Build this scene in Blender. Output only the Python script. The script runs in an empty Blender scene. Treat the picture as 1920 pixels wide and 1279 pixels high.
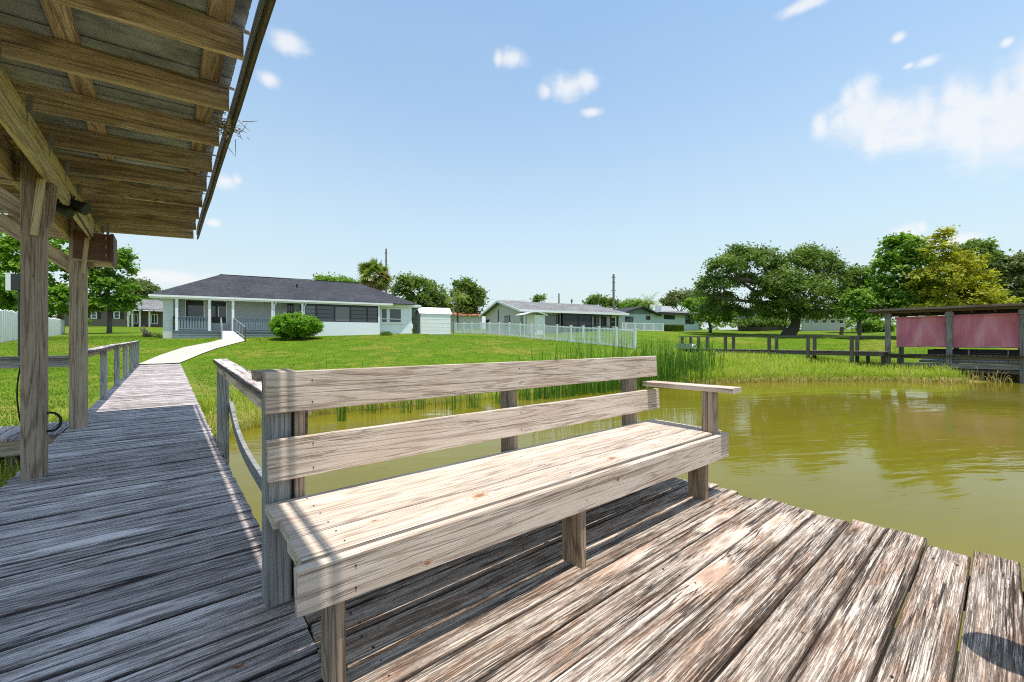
import bpy, math, random
import numpy as np
from mathutils import Vector, Matrix
random.seed(7); rng = np.random.default_rng(7)
S = bpy.context.scene; COL = S.collection
R = math.radians
# ------------------------------------------------------------------ camera
TH = R(39.8); FPX = 775.0; H = 1.2
cam = bpy.data.cameras.new('camera'); cam.sensor_width = 36; cam.lens = 36*FPX/1920
cam.clip_start = .02; cam.clip_end = 3000
co = bpy.data.objects.new('camera', cam); COL.objects.link(co)
co.location = (0, 0, H); co.rotation_euler = (R(90), 0, -TH); S.camera = co
# ------------------------------------------------------------------ sky, sun, exposure
SUN_EL = R(79.5)
EXPOSURE = 0.32
W = bpy.data.worlds.new('World'); S.world = W; W.use_nodes = True
SKY_STRENGTH = .15
sun = bpy.data.lights.new('sun', 'SUN'); sun.energy = 4.2; sun.angle = R(.5); sun.color = (1, .95, .87)
so = bpy.data.objects.new('sun', sun); COL.objects.link(so); so.location = (0, -10, 40)
sd = Vector((0, math.cos(SUN_EL), -math.sin(SUN_EL)))
so.rotation_euler = sd.to_track_quat('-Z', 'Y').to_euler()
S.cycles.use_denoising = False; S.cycles.filter_width = 1.1
S.view_settings.view_transform = 'Standard'; S.view_settings.look = 'None'
S.view_settings.exposure = EXPOSURE; S.view_settings.gamma = 1; S.view_settings.use_curve_mapping = False


class NT:
    """small node-graph helper"""
    def __init__(s, tree): s.t = tree; s.n = tree.nodes; s.l = tree.links
    def node(s, typ, **k):
        n = s.n.new(typ)
        for a, b in k.items(): setattr(n, a, b)
        return n
    def put(s, sock, v):
        if hasattr(v, 'is_output') or isinstance(v, bpy.types.NodeSocket): s.l.new(v, sock)
        else: sock.default_value = v
    def math(s, op, a, b=0.0, c=0.0, clamp=False):
        n = s.node('ShaderNodeMath', operation=op, use_clamp=clamp)
        s.put(n.inputs[0], a); s.put(n.inputs[1], b); s.put(n.inputs[2], c); return n.outputs[0]
    def vm(s, op, a, b=(0, 0, 0), out=0):
        n = s.node('ShaderNodeVectorMath', operation=op)
        s.put(n.inputs[0], a); s.put(n.inputs[1], b); return n.outputs['Value'] if op in ('LENGTH', 'DOT_PRODUCT') else n.outputs[0]
    def noise(s, v, scale=1, detail=3, rough=.55, dist=0, out=0):
        n = s.node('ShaderNodeTexNoise'); s.put(n.inputs['Vector'], v)
        n.inputs['Scale'].default_value = scale; n.inputs['Detail'].default_value = detail
        n.inputs['Roughness'].default_value = rough; n.inputs['Distortion'].default_value = dist
        return n.outputs[out]
    def ramp(s, f, stops):
        n = s.node('ShaderNodeValToRGB'); s.put(n.inputs[0], f); e = n.color_ramp.elements
        while len(e) < len(stops): e.new(.5)
        for i, (p, c) in enumerate(stops):
            e[i].position = p; e[i].color = (c, c, c, 1) if isinstance(c, (int, float)) else (*c, 1)
        return n.outputs[0]
    def sstep(s, f, a, b):
        n = s.node('ShaderNodeMapRange', interpolation_type='SMOOTHSTEP'); s.put(n.inputs[0], f)
        n.inputs[1].default_value = a; n.inputs[2].default_value = b; return n.outputs[0]
    def mix(s, f, a, b, mode='MIX'):
        n = s.node('ShaderNodeMix', data_type='RGBA', blend_type=mode)
        s.put(n.inputs[0], f)
        for i, v in ((6, a), (7, b)):
            s.put(n.inputs[i], (*v, 1) if isinstance(v, tuple) and len(v) == 3 else v)
        return n.outputs[2]


g = NT(W.node_tree); g.n.clear()
sky = g.node('ShaderNodeTexSky', sky_type='NISHITA', sun_disc=False)
sky.sun_elevation = SUN_EL; sky.sun_rotation = R(180); sky.altitude = 0
sky.air_density = 1.55; sky.dust_density = .5; sky.ozone_density = .6
tc = g.node('ShaderNodeTexCoord'); dirv = g.vm('NORMALIZE', tc.outputs['Generated'])
sp = g.node('ShaderNodeSeparateXYZ'); g.put(sp.inputs[0], dirv)
az = g.math('ARCTAN2', sp.outputs[0], sp.outputs[1]); el = g.math('ARCSINE', sp.outputs[2])
cb = g.node('ShaderNodeCombineXYZ'); g.put(cb.inputs[0], az); g.put(cb.inputs[1], el)
def azel(px, py):
    x = (px-960)/FPX; z = (640-py)/FPX
    return TH+math.atan(x), math.atan2(z, math.hypot(1, x))
CL = []
def lump(a, e, w, h, n):
    sc = 1.35 if w < .06 else 1.; w *= sc; h *= sc*1.1
    CL.append((a, e-h*.1, w*.62, h*.55))
    for q in range(n):
        u = random.uniform(-1, 1); CL.append((a+u*w*.78, e-h*.30+h*random.uniform(.1, .75)*(1-.55*u*u), w*random.uniform(.20, .34), h*random.uniform(.32, .5)))
for px, py, w, h, n in ((1600, 212, 90, 62, 6), (1700, 222, 110, 72, 6), (1800, 210, 115, 84, 6), (1900, 212, 110, 84, 6), (1700, 258, 120, 22, 2), (2010, 230, 130, 60, 3),
                     (1062, 160, 58, 28, 4), (962, 106, 32, 15, 2), (545, 80, 36, 17, 2), (506, 148, 24, 14, 1), (1738, 114, 34, 10, 1),
                     (1700, 434, 36, 18, 2), (1800, 448, 50, 14, 2), (425, 338, 26, 14, 1), (330, 520, 95, 22, 3), (1888, 78, 14, 8, 0), (1510, 8, 60, 9, 1), (1684, 70, 14, 8, 0), (1112, 210, 24, 8, 0), (400, 418, 16, 8, 0)):
    a, e = azel(px, py); k = 1/math.hypot(1, (px-960)/FPX)
    lump(a, e, w/FPX*k*k, h/FPX*k, n)
for i in range(16):      # the same small clouds all round, beyond the frame
    a = R(105+i*14+random.uniform(-5, 5)); a = a-2*math.pi if a > math.pi else a
    lump(a, R(random.uniform(8, 45)), R(random.uniform(2, 9)), R(random.uniform(1.2, 4.5)), 2)
dmin = None
for a, e, w, h in CL:
    v = g.vm('MULTIPLY', g.vm('SUBTRACT', cb.outputs[0], (a, e, 0)), (1/w, 1/h, 0))
    L = g.vm('LENGTH', v); dmin = L if dmin is None else g.math('MINIMUM', dmin, L)
nz = g.noise(g.vm('MULTIPLY', dirv, (1, 1, 1.5)), 15, 9, .64)
dd = g.math('ADD', dmin, g.math('MULTIPLY', g.math('SUBTRACT', nz, .5), 2.2))
mask = g.sstep(dd, 1.6, .15)
veil = g.math('MULTIPLY', g.sstep(g.noise(g.vm('MULTIPLY', dirv, (1, 1, 3)), 2.2, 4, .6), .35, .8), .16)
haze = g.math('POWER', g.math('SUBTRACT', 1., g.math('DIVIDE', g.math('MAXIMUM', el, 0.), R(45)), clamp=True), 1.75)   # paler towards the horizon all round
skyb = g.mix(1., sky.outputs[0], (.95, 1.015, 1.02), 'MULTIPLY')
skyc = g.mix(g.math('ADD', g.math('MULTIPLY', haze, .95), g.math('MULTIPLY', veil, .5)), skyb, (3.5, 4.12, 4.6))
nz2 = g.noise(dirv, 5, 3, .5)
cloudc = g.mix(nz2, (4.7, 4.8, 5.0), (5.3, 5.3, 5.35))
skyc = g.mix(g.math('MULTIPLY', mask, .82), skyc, cloudc)
bg = g.node('ShaderNodeBackground'); g.put(bg.inputs[0], skyc); bg.inputs[1].default_value = SKY_STRENGTH
wo = g.node('ShaderNodeOutputWorld'); g.l.new(bg.outputs[0], wo.inputs[0])

# ------------------------------------------------------------------ places
CT, ST = math.cos(TH), math.sin(TH)
def fr(r, d, z=0.): return Vector((r*CT+d*ST, -r*ST+d*CT, z))      # right / depth measured from the camera stand -> world
def U(px, py, d): return fr((px-960)/FPX*d, d, H+(640-py)/FPX*d)

# ------------------------------------------------------------------ materials
def mat(name):
    m = bpy.data.materials.new(name); m.use_nodes = True; t = NT(m.node_tree)
    b = t.n['Principled BSDF']; return m, t, b
def plain(name, c, rough=.6, metal=0., var=.12, scale=3., spec=.4, bump=0.):
    m, t, b = mat(name); tc = t.node('ShaderNodeTexCoord')
    n = t.noise(tc.outputs['Object'], scale, 5, .65)
    k = t.ramp(n, [(.25, 1-var*1.6), (.75, 1+var)])
    t.put(b.inputs['Base Color'], t.mix(1., c, k, 'MULTIPLY'))
    b.inputs['Roughness'].default_value = rough; b.inputs['Metallic'].default_value = metal
    b.inputs['Specular IOR Level'].default_value = spec
    if bump:
        bn = t.node('ShaderNodeBump'); bn.inputs['Strength'].default_value = bump; bn.inputs['Distance'].default_value = .01
        t.put(bn.inputs['Height'], t.noise(tc.outputs['Object'], scale*8, 4)); t.l.new(bn.outputs[0], b.inputs['Normal'])
    return m
def wood(name, light, dark, brown, crack=.5, rings=9., brownamt=.4, knots=.5, tone=.25, bump=.5, fine=1., flake=0., gf=7., linew=.62, knotc=None, lw=.5, ridge=0., spots=()):
    """weathered timber, grain along local X"""
    m, t, b = mat(name)
    tc = t.node('ShaderNodeTexCoord'); oi = t.node('ShaderNodeObjectInfo')
    rv = t.node('ShaderNodeCombineXYZ')
    t.put(rv.inputs[0], t.math('MULTIPLY', oi.outputs['Random'], 57.)); t.put(rv.inputs[1], t.math('MULTIPLY', oi.outputs['Random'], 31.)); t.put(rv.inputs[2], t.math('MULTIPLY', oi.outputs['Random'], 83.))
    P = t.vm('ADD', tc.outputs['Object'], rv.outputs[0])
    # knots: pull the grain round them
    vo = t.node('ShaderNodeTexVoronoi'); vo.inputs['Scale'].default_value = 1.
    t.put(vo.inputs['Vector'], t.vm('MULTIPLY', P, (1.5, 5.5, 5.5)))
    kd = vo.outputs['Distance']; kc = t.node('ShaderNodeSeparateColor'); t.put(kc.inputs[0], vo.outputs['Color'])
    kon = t.math('GREATER_THAN', kc.outputs[0], 1-knots)
    kn = t.math('MULTIPLY', t.sstep(kd, .42, .02), kon)
    if spots: kd = 9.; kon = 0.
    for (sx, sy, sz, sr) in spots:      # knots that belong to this one board
        dk = t.vm('LENGTH', t.vm('MULTIPLY', t.vm('SUBTRACT', tc.outputs['Object'], (sx, sy, sz)), (.2/sr, .34/sr, .34/sr)))
        kd = t.math('MINIMUM', kd, dk); kon = t.math('MAXIMUM', kon, t.math('LESS_THAN', dk, 1.2))
    if spots: kn = t.math('MULTIPLY', t.sstep(kd, .42, .02), kon)
    base = t.noise(t.vm('MULTIPLY', P, (.32, gf, gf)), 1, 2, .4, .15)
    gg = t.math('ADD', t.math('MULTIPLY', base, rings), t.math('MULTIPLY', kn, 2.2))
    fib = t.noise(t.vm('MULTIPLY', P, (5., 170., 170.)), 1, 3, .6)
    gg = t.math('ADD', gg, t.math('MULTIPLY', fib, .55))
    ring = t.math('PINGPONG', gg, .5); ring = t.math('MULTIPLY', ring, 2.)
    line = t.sstep(ring, lw, .04)
    fib2 = t.noise(t.vm('MULTIPLY', P, (2.4, 95., 95.)), 1, 4, .7)
    ck = t.noise(t.vm('MULTIPLY', P, (.8, 48., 48.)), 1, 3, .6, .2)
    ck = t.sstep(ck, .645-.05*crack, .70-.06*crack)
    ck2 = t.noise(t.vm('MULTIPLY', P, (2.2, 120., 120.)), 1, 2, .6)
    ck = t.math('MAXIMUM', ck, t.math('MULTIPLY', t.sstep(ck2, .62-.03*crack, .70-.04*crack), .75))
    ck = t.math('MULTIPLY', ck, min(1., crack*1.2))
    if ridge:
        rn = t.noise(t.vm('MULTIPLY', P, (.5, 19., 19.)), 1, 4, .62, .15)
        rl = t.sstep(t.math('ABSOLUTE', t.math('SUBTRACT', rn, .5)), .017, .005)
        gate = t.sstep(t.noise(t.vm('MULTIPLY', P, (1.3, 9., 9.)), 1, 2, .5), .42, .52)
        ck = t.math('MAXIMUM', ck, t.math('MULTIPLY', t.math('MULTIPLY', rl, gate), ridge))
    bl = t.noise(t.vm('MULTIPLY', P, (1.6, 7., 7.)), 1, 5, .65)
    c = t.mix(t.math('MULTIPLY', t.sstep(bl, .42, .66), brownamt), light, brown)
    if flake:
        fl = t.noise(t.vm('MULTIPLY', P, (9., 75., 75.)), 1, 5, .75)
        c = t.mix(t.math('MULTIPLY', t.sstep(fl, .56, .40), flake), c, brown)
        fl2 = t.noise(t.vm('MULTIPLY', P, (5., 60., 60.)), 1, 4, .7)
        c = t.mix(t.math('MULTIPLY', t.sstep(fl2, .55, .70), flake*.6), c, tuple(min(1, x*1.35) for x in light))
    c = t.mix(t.math('MULTIPLY', line, linew), c, dark)
    c = t.mix(t.math('MULTIPLY', t.sstep(fib2, .48, .72), .55*fine), c, dark)
    c = t.mix(t.math('MULTIPLY', t.sstep(kd, .17, .06), t.math('MULTIPLY', kon, .9)), c, knotc or tuple(x*.8 for x in brown))
    if knotc: c = t.mix(t.math('MULTIPLY', t.sstep(kd, .30, .12), t.math('MULTIPLY', kon, .35)), c, tuple(min(1, x*2.2) for x in knotc))
    c = t.mix(ck, c, (.012, .010, .009))
    tn = t.math('ADD', 1-tone, t.math('MULTIPLY', t.math('FRACT', t.math('MULTIPLY', oi.outputs['Random'], 7.31)), 2*tone))
    cc = t.node('ShaderNodeCombineXYZ')
    for i in range(3): t.put(cc.inputs[i], tn)
    c = t.mix(1., c, cc.outputs[0], 'MULTIPLY')
    t.put(b.inputs['Base Color'], c)
    b.inputs['Roughness'].default_value = .82; b.inputs['Specular IOR Level'].default_value = .25
    hgt = t.math('SUBTRACT', t.math('ADD', t.math('MULTIPLY', line, -.35), t.math('MULTIPLY', fib2, -.5)), t.math('MULTIPLY', ck, 1.3))
    bn = t.node('ShaderNodeBump'); bn.inputs['Strength'].default_value = bump; bn.inputs['Distance'].default_value = .006
    t.put(bn.inputs['Height'], hgt); t.l.new(bn.outputs[0], b.inputs['Normal'])
    return m
def decking(name, light, brown, white, dark, half, tone=.14, browna=.6, whitea=.4, crack=.8, band=.012, dirt=.8):
    m, t, b = mat(name)
    tc = t.node('ShaderNodeTexCoord'); oi = t.node('ShaderNodeObjectInfo'); O = tc.outputs['Object']
    rv = t.node('ShaderNodeCombineXYZ')
    for i, k in enumerate((57., 31., 83.)): t.put(rv.inputs[i], t.math('MULTIPLY', oi.outputs['Random'], k))
    P = t.vm('ADD', O, rv.outputs[0])
    vo = t.node('ShaderNodeTexVoronoi'); vo.inputs['Scale'].default_value = 1.
    t.put(vo.inputs['Vector'], t.vm('MULTIPLY', P, (1.1, 5., 5.))); kd = vo.outputs['Distance']
    kc = t.node('ShaderNodeSeparateColor'); t.put(kc.inputs[0], vo.outputs['Color']); kon = t.math('GREATER_THAN', kc.outputs[0], .72)
    kn = t.math('MULTIPLY', t.sstep(kd, .45, .0), kon)
    def ridge(sx, sy, w0, w1, det=4, k=1.):
        n = t.math('ADD', t.noise(t.vm('MULTIPLY', P, (sx, sy, sy)), 1, det, .6, .1), t.math('MULTIPLY', kn, .35*k))
        return t.sstep(t.math('ABSOLUTE', t.math('SUBTRACT', n, .5)), w0, w1)
    gate = t.sstep(t.noise(t.vm('MULTIPLY', P, (1.4, 10., 10.)), 1, 2, .5), .44, .54)
    gate2 = t.sstep(t.noise(t.vm('MULTIPLY', P, (1.1, 13., 13.)), 1, 2, .5), .40, .50)
    c1 = t.math('MULTIPLY', ridge(.45, 20., .022, .006, 6), gate)
    c2 = t.math('MULTIPLY', ridge(1.05, 52., .040, .010, 5), gate2)
    c3 = ridge(3.4, 105., .055, .015, 4)
    spk = t.noise(t.vm('MULTIPLY', P, (34., 120., 120.)), 1, 4, .75)
    fib = t.noise(t.vm('MULTIPLY', P, (3., 150., 150.)), 1, 3, .7)
    nb = t.noise(t.vm('MULTIPLY', P, (2.2, 13., 13.)), 1, 7, .70, .3); nw = t.noise(t.vm('ADD', t.vm('MULTIPLY', P, (2.8, 17., 17.)), (9, 4, 2)), 1, 7, .72, .3)
    c = t.mix(t.math('MULTIPLY', t.sstep(nb, .44, .62), browna), light, brown)
    c = t.mix(t.math('MULTIPLY', t.sstep(nw, .52, .66), whitea), c, white)
    c = t.mix(t.math('MULTIPLY', t.sstep(fib, .45, .75), .35), c, dark)
    c = t.mix(t.math('MULTIPLY', t.sstep(spk, .54, .74), .36), c, dark)
    c = t.mix(t.math('MULTIPLY', t.sstep(spk, .46, .28), .3), c, white)
    c = t.mix(t.math('MULTIPLY', c3, .45*crack), c, dark)
    c = t.mix(t.math('MULTIPLY', c2, .80*crack), c, dark)
    c = t.mix(t.math('MULTIPLY', t.sstep(kd, .16, .05), t.math('MULTIPLY', kon, .7)), c, tuple(x*.55 for x in brown))
    c = t.mix(t.math('MULTIPLY', c1, crack), c, tuple(x*.28 for x in dark))
    sp = t.node('ShaderNodeSeparateXYZ'); t.put(sp.inputs[0], O)
    edge = t.sstep(t.math('ADD', t.math('ABSOLUTE', sp.outputs[1]), t.math('MULTIPLY', t.math('SUBTRACT', nw, .5), .035)), half-band, half-.001)
    c = t.mix(t.math('MULTIPLY', edge, dirt), c, tuple(x*.45 for x in dark))
    tn = t.math('ADD', 1-tone, t.math('MULTIPLY', t.math('FRACT', t.math('MULTIPLY', oi.outputs['Random'], 7.31)), 2*tone))
    cc = t.node('ShaderNodeCombineXYZ')
    for i in range(3): t.put(cc.inputs[i], tn)
    t.put(b.inputs['Base Color'], t.mix(1., c, cc.outputs[0], 'MULTIPLY'))
    b.inputs['Roughness'].default_value = .85; b.inputs['Specular IOR Level'].default_value = .2
    bn = t.node('ShaderNodeBump'); bn.inputs['Strength'].default_value = .9; bn.inputs['Distance'].default_value = .006
    hg = t.math('ADD', t.math('MULTIPLY', c1, 1.6), t.math('ADD', t.math('MULTIPLY', c2, .8), t.math('ADD', t.math('MULTIPLY', c3, .4), t.math('MULTIPLY', fib, .4))))
    t.put(bn.inputs['Height'], t.math('MULTIPLY', hg, -1.)); t.l.new(bn.outputs[0], b.inputs['Normal']); return m
def leafmat(name, a, b2, c3, tr=.35, scale=.5):
    m, t, b = mat(name); tc = t.node('ShaderNodeTexCoord')
    n = t.noise(tc.outputs['Object'], scale, 3, .6); n2 = t.noise(tc.outputs['Object'], scale*9, 2, .5)
    c = t.ramp(t.math('ADD', t.math('MULTIPLY', n, .6), t.math('MULTIPLY', n2, .4)), [(.3, a), (.5, b2), (.68, c3)])
    t.put(b.inputs['Base Color'], c); b.inputs['Roughness'].default_value = .55; b.inputs['Specular IOR Level'].default_value = .3
    tl = t.node('ShaderNodeBsdfTranslucent'); t.put(tl.inputs[0], t.mix(1., c, (1.1, 1.15, .6), 'MULTIPLY'))
    mx = t.node('ShaderNodeMixShader'); mx.inputs[0].default_value = tr
    t.l.new(b.outputs[0], mx.inputs[1]); t.l.new(tl.outputs[0], mx.inputs[2])
    t.l.new(mx.outputs[0], t.n['Material Output'].inputs[0]); return m

M = {}
BK = dict(crack=.45, rings=19, brownamt=.32, tone=.07, bump=.45, gf=6.5, linew=.5, fine=.85, knotc=(.22, .085, .03), lw=.36, ridge=.5)
BCOL = ((.665, .56, .46), (.24, .15, .10), (.40, .265, .175))
M['bench'] = wood('bench_wood', *BCOL, knots=.22, **BK)
M['bench_seat'] = wood('bench_seat_wood', *BCOL, knots=0., spots=((-.77, .0, .02, .046), (.21, -.02, .02, .042), (-1.25, .05, .02, .016)), **BK)
M['bench_apron'] = wood('bench_apron_wood', *BCOL, knots=0., spots=((.10, -.02, .03, .024), (-1.1, -.02, -.03, .018)), **BK)
M['deck'] = decking('deck_wood', (.68, .565, .465), (.36, .20, .12), (.80, .71, .62), (.145, .088, .058), .0825, tone=.16, browna=.72, whitea=.45, crack=.85, band=.006, dirt=.75)  # brown tone follows how the planks look in full sun
M['walk'] = decking('walkway_wood', (.80, .70, .665), (.50, .415, .39), (.88, .79, .76), (.115, .095, .095), .0725, tone=.24, browna=.65, whitea=.45, crack=.8, band=.010, dirt=.8)  # same timber as the deck, coloured greyer after its look in roof shade
M['post'] = wood('post_wood', (.48, .385, .30), (.16, .11, .08), (.34, .235, .155), crack=.45, rings=13, brownamt=.4, knots=.25, tone=.10, gf=6., lw=.45, ridge=.5)
M['greypost'] = wood('grey_post_wood', (.38, .38, .37), (.12, .12, .12), (.27, .26, .24), crack=.45, rings=11, brownamt=.4, knots=.12, tone=.1, gf=6., ridge=.5)
M['rafter'] = wood('rafter_wood', (.74, .60, .45), (.17, .12, .085), (.42, .30, .215), crack=.4, rings=9, brownamt=.8, knots=.3, tone=.2, bump=.3, gf=6., flake=.35, ridge=.5)
M['beam'] = wood('beam_wood', (.66, .55, .36), (.24, .17, .10), (.46, .34, .20), crack=.4, rings=10, brownamt=.4, knots=.3, tone=.1, bump=.4, gf=6., ridge=.5)
M['darkwood'] = wood('dark_dock_wood', (.17, .145, .12), (.05, .04, .032), (.10, .08, .06), crack=.5, rings=6, brownamt=.5, knots=.1, tone=.2)
M['brownwood'] = wood('brown_boathouse_wood', (.21, .155, .125), (.07, .05, .04), (.14, .10, .075), crack=.5, rings=6, brownamt=.5, knots=.1, tone=.15)
M['slipwood'] = wood('grey_boathouse_wood', (.26, .255, .235), (.08, .075, .065), (.17, .16, .135), crack=.5, rings=6, brownamt=.5, knots=.1, tone=.15)
M['legwood'] = wood('leg_wood', (.40, .295, .205), (.11, .07, .045), (.27, .17, .105), crack=.4, rings=12, brownamt=.5, knots=.2, tone=.08, gf=6., ridge=.4)
M['white'] = plain('white_vinyl', (.86, .86, .87), .45, var=.04)
M['wallwhite'] = plain('white_paint_wall', (.87, .89, .94), .7, var=.03, scale=.7)
M['wallgrey'] = plain('grey_stucco', (.50, .51, .50), .8, var=.05, scale=.8)
M['wallblock'] = plain('pale_block', (.66, .67, .65), .8, var=.06, scale=1)
M['trim'] = plain('white_trim', (.88, .87, .87), .5, var=.03)
M['bluegrey'] = plain('blue_grey_porch_paint', (.22, .26, .30), .6, var=.1, scale=2)
M['frame'] = plain('black_frame', (.03, .03, .032), .45, var=.1)
M['dark'] = plain('dark_porch_shade', (.02, .02, .022), .8)
M['screen'] = plain('insect_screen', (.05, .055, .06), .6, var=.2)
M['tan'] = plain('tan_stucco', (.60, .57, .53), .8, var=.05)
M['brown'] = plain('brown_brick', (.20, .15, .12), .8, var=.2, scale=8)
M['palewall'] = plain('pale_blue_wall', (.56, .64, .65), .7, var=.05)
M['terracotta'] = plain('terracotta_roof', (.50, .18, .08), .8, var=.2, scale=6)
M['metal'] = plain('grey_metal', (.42, .43, .44), .4, .6)
M['rust'] = plain('rusty_brown_paint', (.15, .072, .05), .6, var=.25, scale=9)
M['black'] = plain('black_rubber', (.015, .015, .016), .5)
M['zinc'] = plain('old_galvanized_roof', (.42, .45, .50), .6, .1, var=.5, scale=2.2)
M['gutter'] = plain('weathered_gutter', (.12, .10, .075), .6, .0, var=.5, scale=14)
M['pink0'] = plain('old_tarp', (.66, .23, .27), .7, var=.2, scale=1.6)
M['alu'] = plain('boat_aluminium', (.38, .40, .42), .35, .7, var=.15)
M['concrete'] = plain('concrete', (.50, .455, .39), .85, var=.08, scale=2.5, bump=.2)
M['twig'] = plain('dry_twig', (.32, .27, .15), .9, var=.4, scale=20)
M['bark'] = plain('bark', (.115, .095, .078), .9, var=.35, scale=5, bump=.6)
M['pole'] = plain('utility_pole_wood', (.24, .21, .19), .9, var=.2)
m, t, b = mat('faded_red_tarp'); tc = t.node('ShaderNodeTexCoord')
n1 = t.noise(t.vm('MULTIPLY', tc.outputs['Object'], (1., 1.6, .5)), 1.2, 5, .65); n2 = t.noise(t.vm('MULTIPLY', tc.outputs['Object'], (2., 14., .9)), 1, 4, .7)
c = t.ramp(t.math('ADD', t.math('MULTIPLY', n1, .78), t.math('MULTIPLY', n2, .22)), [(.34, (.50, .12, .17)), (.5, (.64, .21, .27)), (.66, (.72, .35, .40))])
t.put(b.inputs['Base Color'], c); b.inputs['Roughness'].default_value = .65; M['pink'] = m
def shingles(name, c):
    m, t, b = mat(name); tc = t.node('ShaderNodeTexCoord')
    n = t.noise(t.vm('MULTIPLY', tc.outputs['Object'], (3., 3., 14.)), 1.3, 4, .7)
    n2 = t.noise(tc.outputs['Object'], .7, 3, .5)
    k = t.ramp(t.math('ADD', t.math('MULTIPLY', n, .75), t.math('MULTIPLY', n2, .25)), [(.35, .45), (.5, .9), (.68, 1.7)])
    t.put(b.inputs['Base Color'], t.mix(1., c, k, 'MULTIPLY')); b.inputs['Roughness'].default_value = .9
    b.inputs['Specular IOR Level'].default_value = .2; return m
M['shingle'] = shingles('dark_shingles', (.052, .054, .062))
M['shinglegrey'] = shingles('grey_shingles', (.21, .205, .20))
m, t, b = mat('window_glass'); b.inputs['Base Color'].default_value = (.045, .055, .065, 1); b.inputs['Roughness'].default_value = .04; b.inputs['Specular IOR Level'].default_value = .8; M['glass'] = m
m, t, b = mat('curtained_glass'); b.inputs['Base Color'].default_value = (.16, .165, .17, 1); b.inputs['Roughness'].default_value = .08; b.inputs['Specular IOR Level'].default_value = .6; M['curtain'] = m
M['oak'] = leafmat('oak_leaves', (.07, .12, .028), (.15, .23, .04), (.28, .37, .07), .46)
M['leaf_mid'] = leafmat('mid_green_leaves', (.10, .19, .025), (.19, .33, .04), (.32, .48, .07), .5)
M['leaf_bright'] = leafmat('bright_green_leaves', (.11, .22, .018), (.20, .36, .028), (.33, .50, .06), .45)
M['leaf_yellow'] = leafmat('yellow_green_leaves', (.19, .22, .015), (.37, .38, .03), (.56, .50, .07), .5)
M['leaf_dull'] = leafmat('dull_green_leaves', (.09, .125, .045), (.17, .215, .07), (.26, .31, .11), .38)
M['bush'] = leafmat('lime_bush_leaves', (.09, .21, .012), (.18, .36, .016), (.30, .48, .045), .42, 2.)
M['reed'] = leafmat('reed_blades', (.07, .165, .018), (.13, .27, .033), (.24, .38, .055), .46, 1.)
M['marsh'] = leafmat('marsh_grass', (.27, .39, .035), (.41, .51, .06), (.54, .52, .16), .5, .5)
M['straw'] = leafmat('dry_grass', (.38, .30, .10), (.52, .42, .16), (.62, .51, .24), .4, 1.)
M['turf'] = leafmat('turf_blades', (.095, .17, .006), (.135, .205, .009), (.26, .245, .04), .5, .3)
M['palm'] = leafmat('palm_fronds', (.13, .20, .035), (.25, .33, .07), (.42, .44, .15), .45)
M['deadpalm'] = leafmat('dead_palm_fronds', (.17, .11, .05), (.30, .21, .08), (.42, .31, .13), .3)


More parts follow.
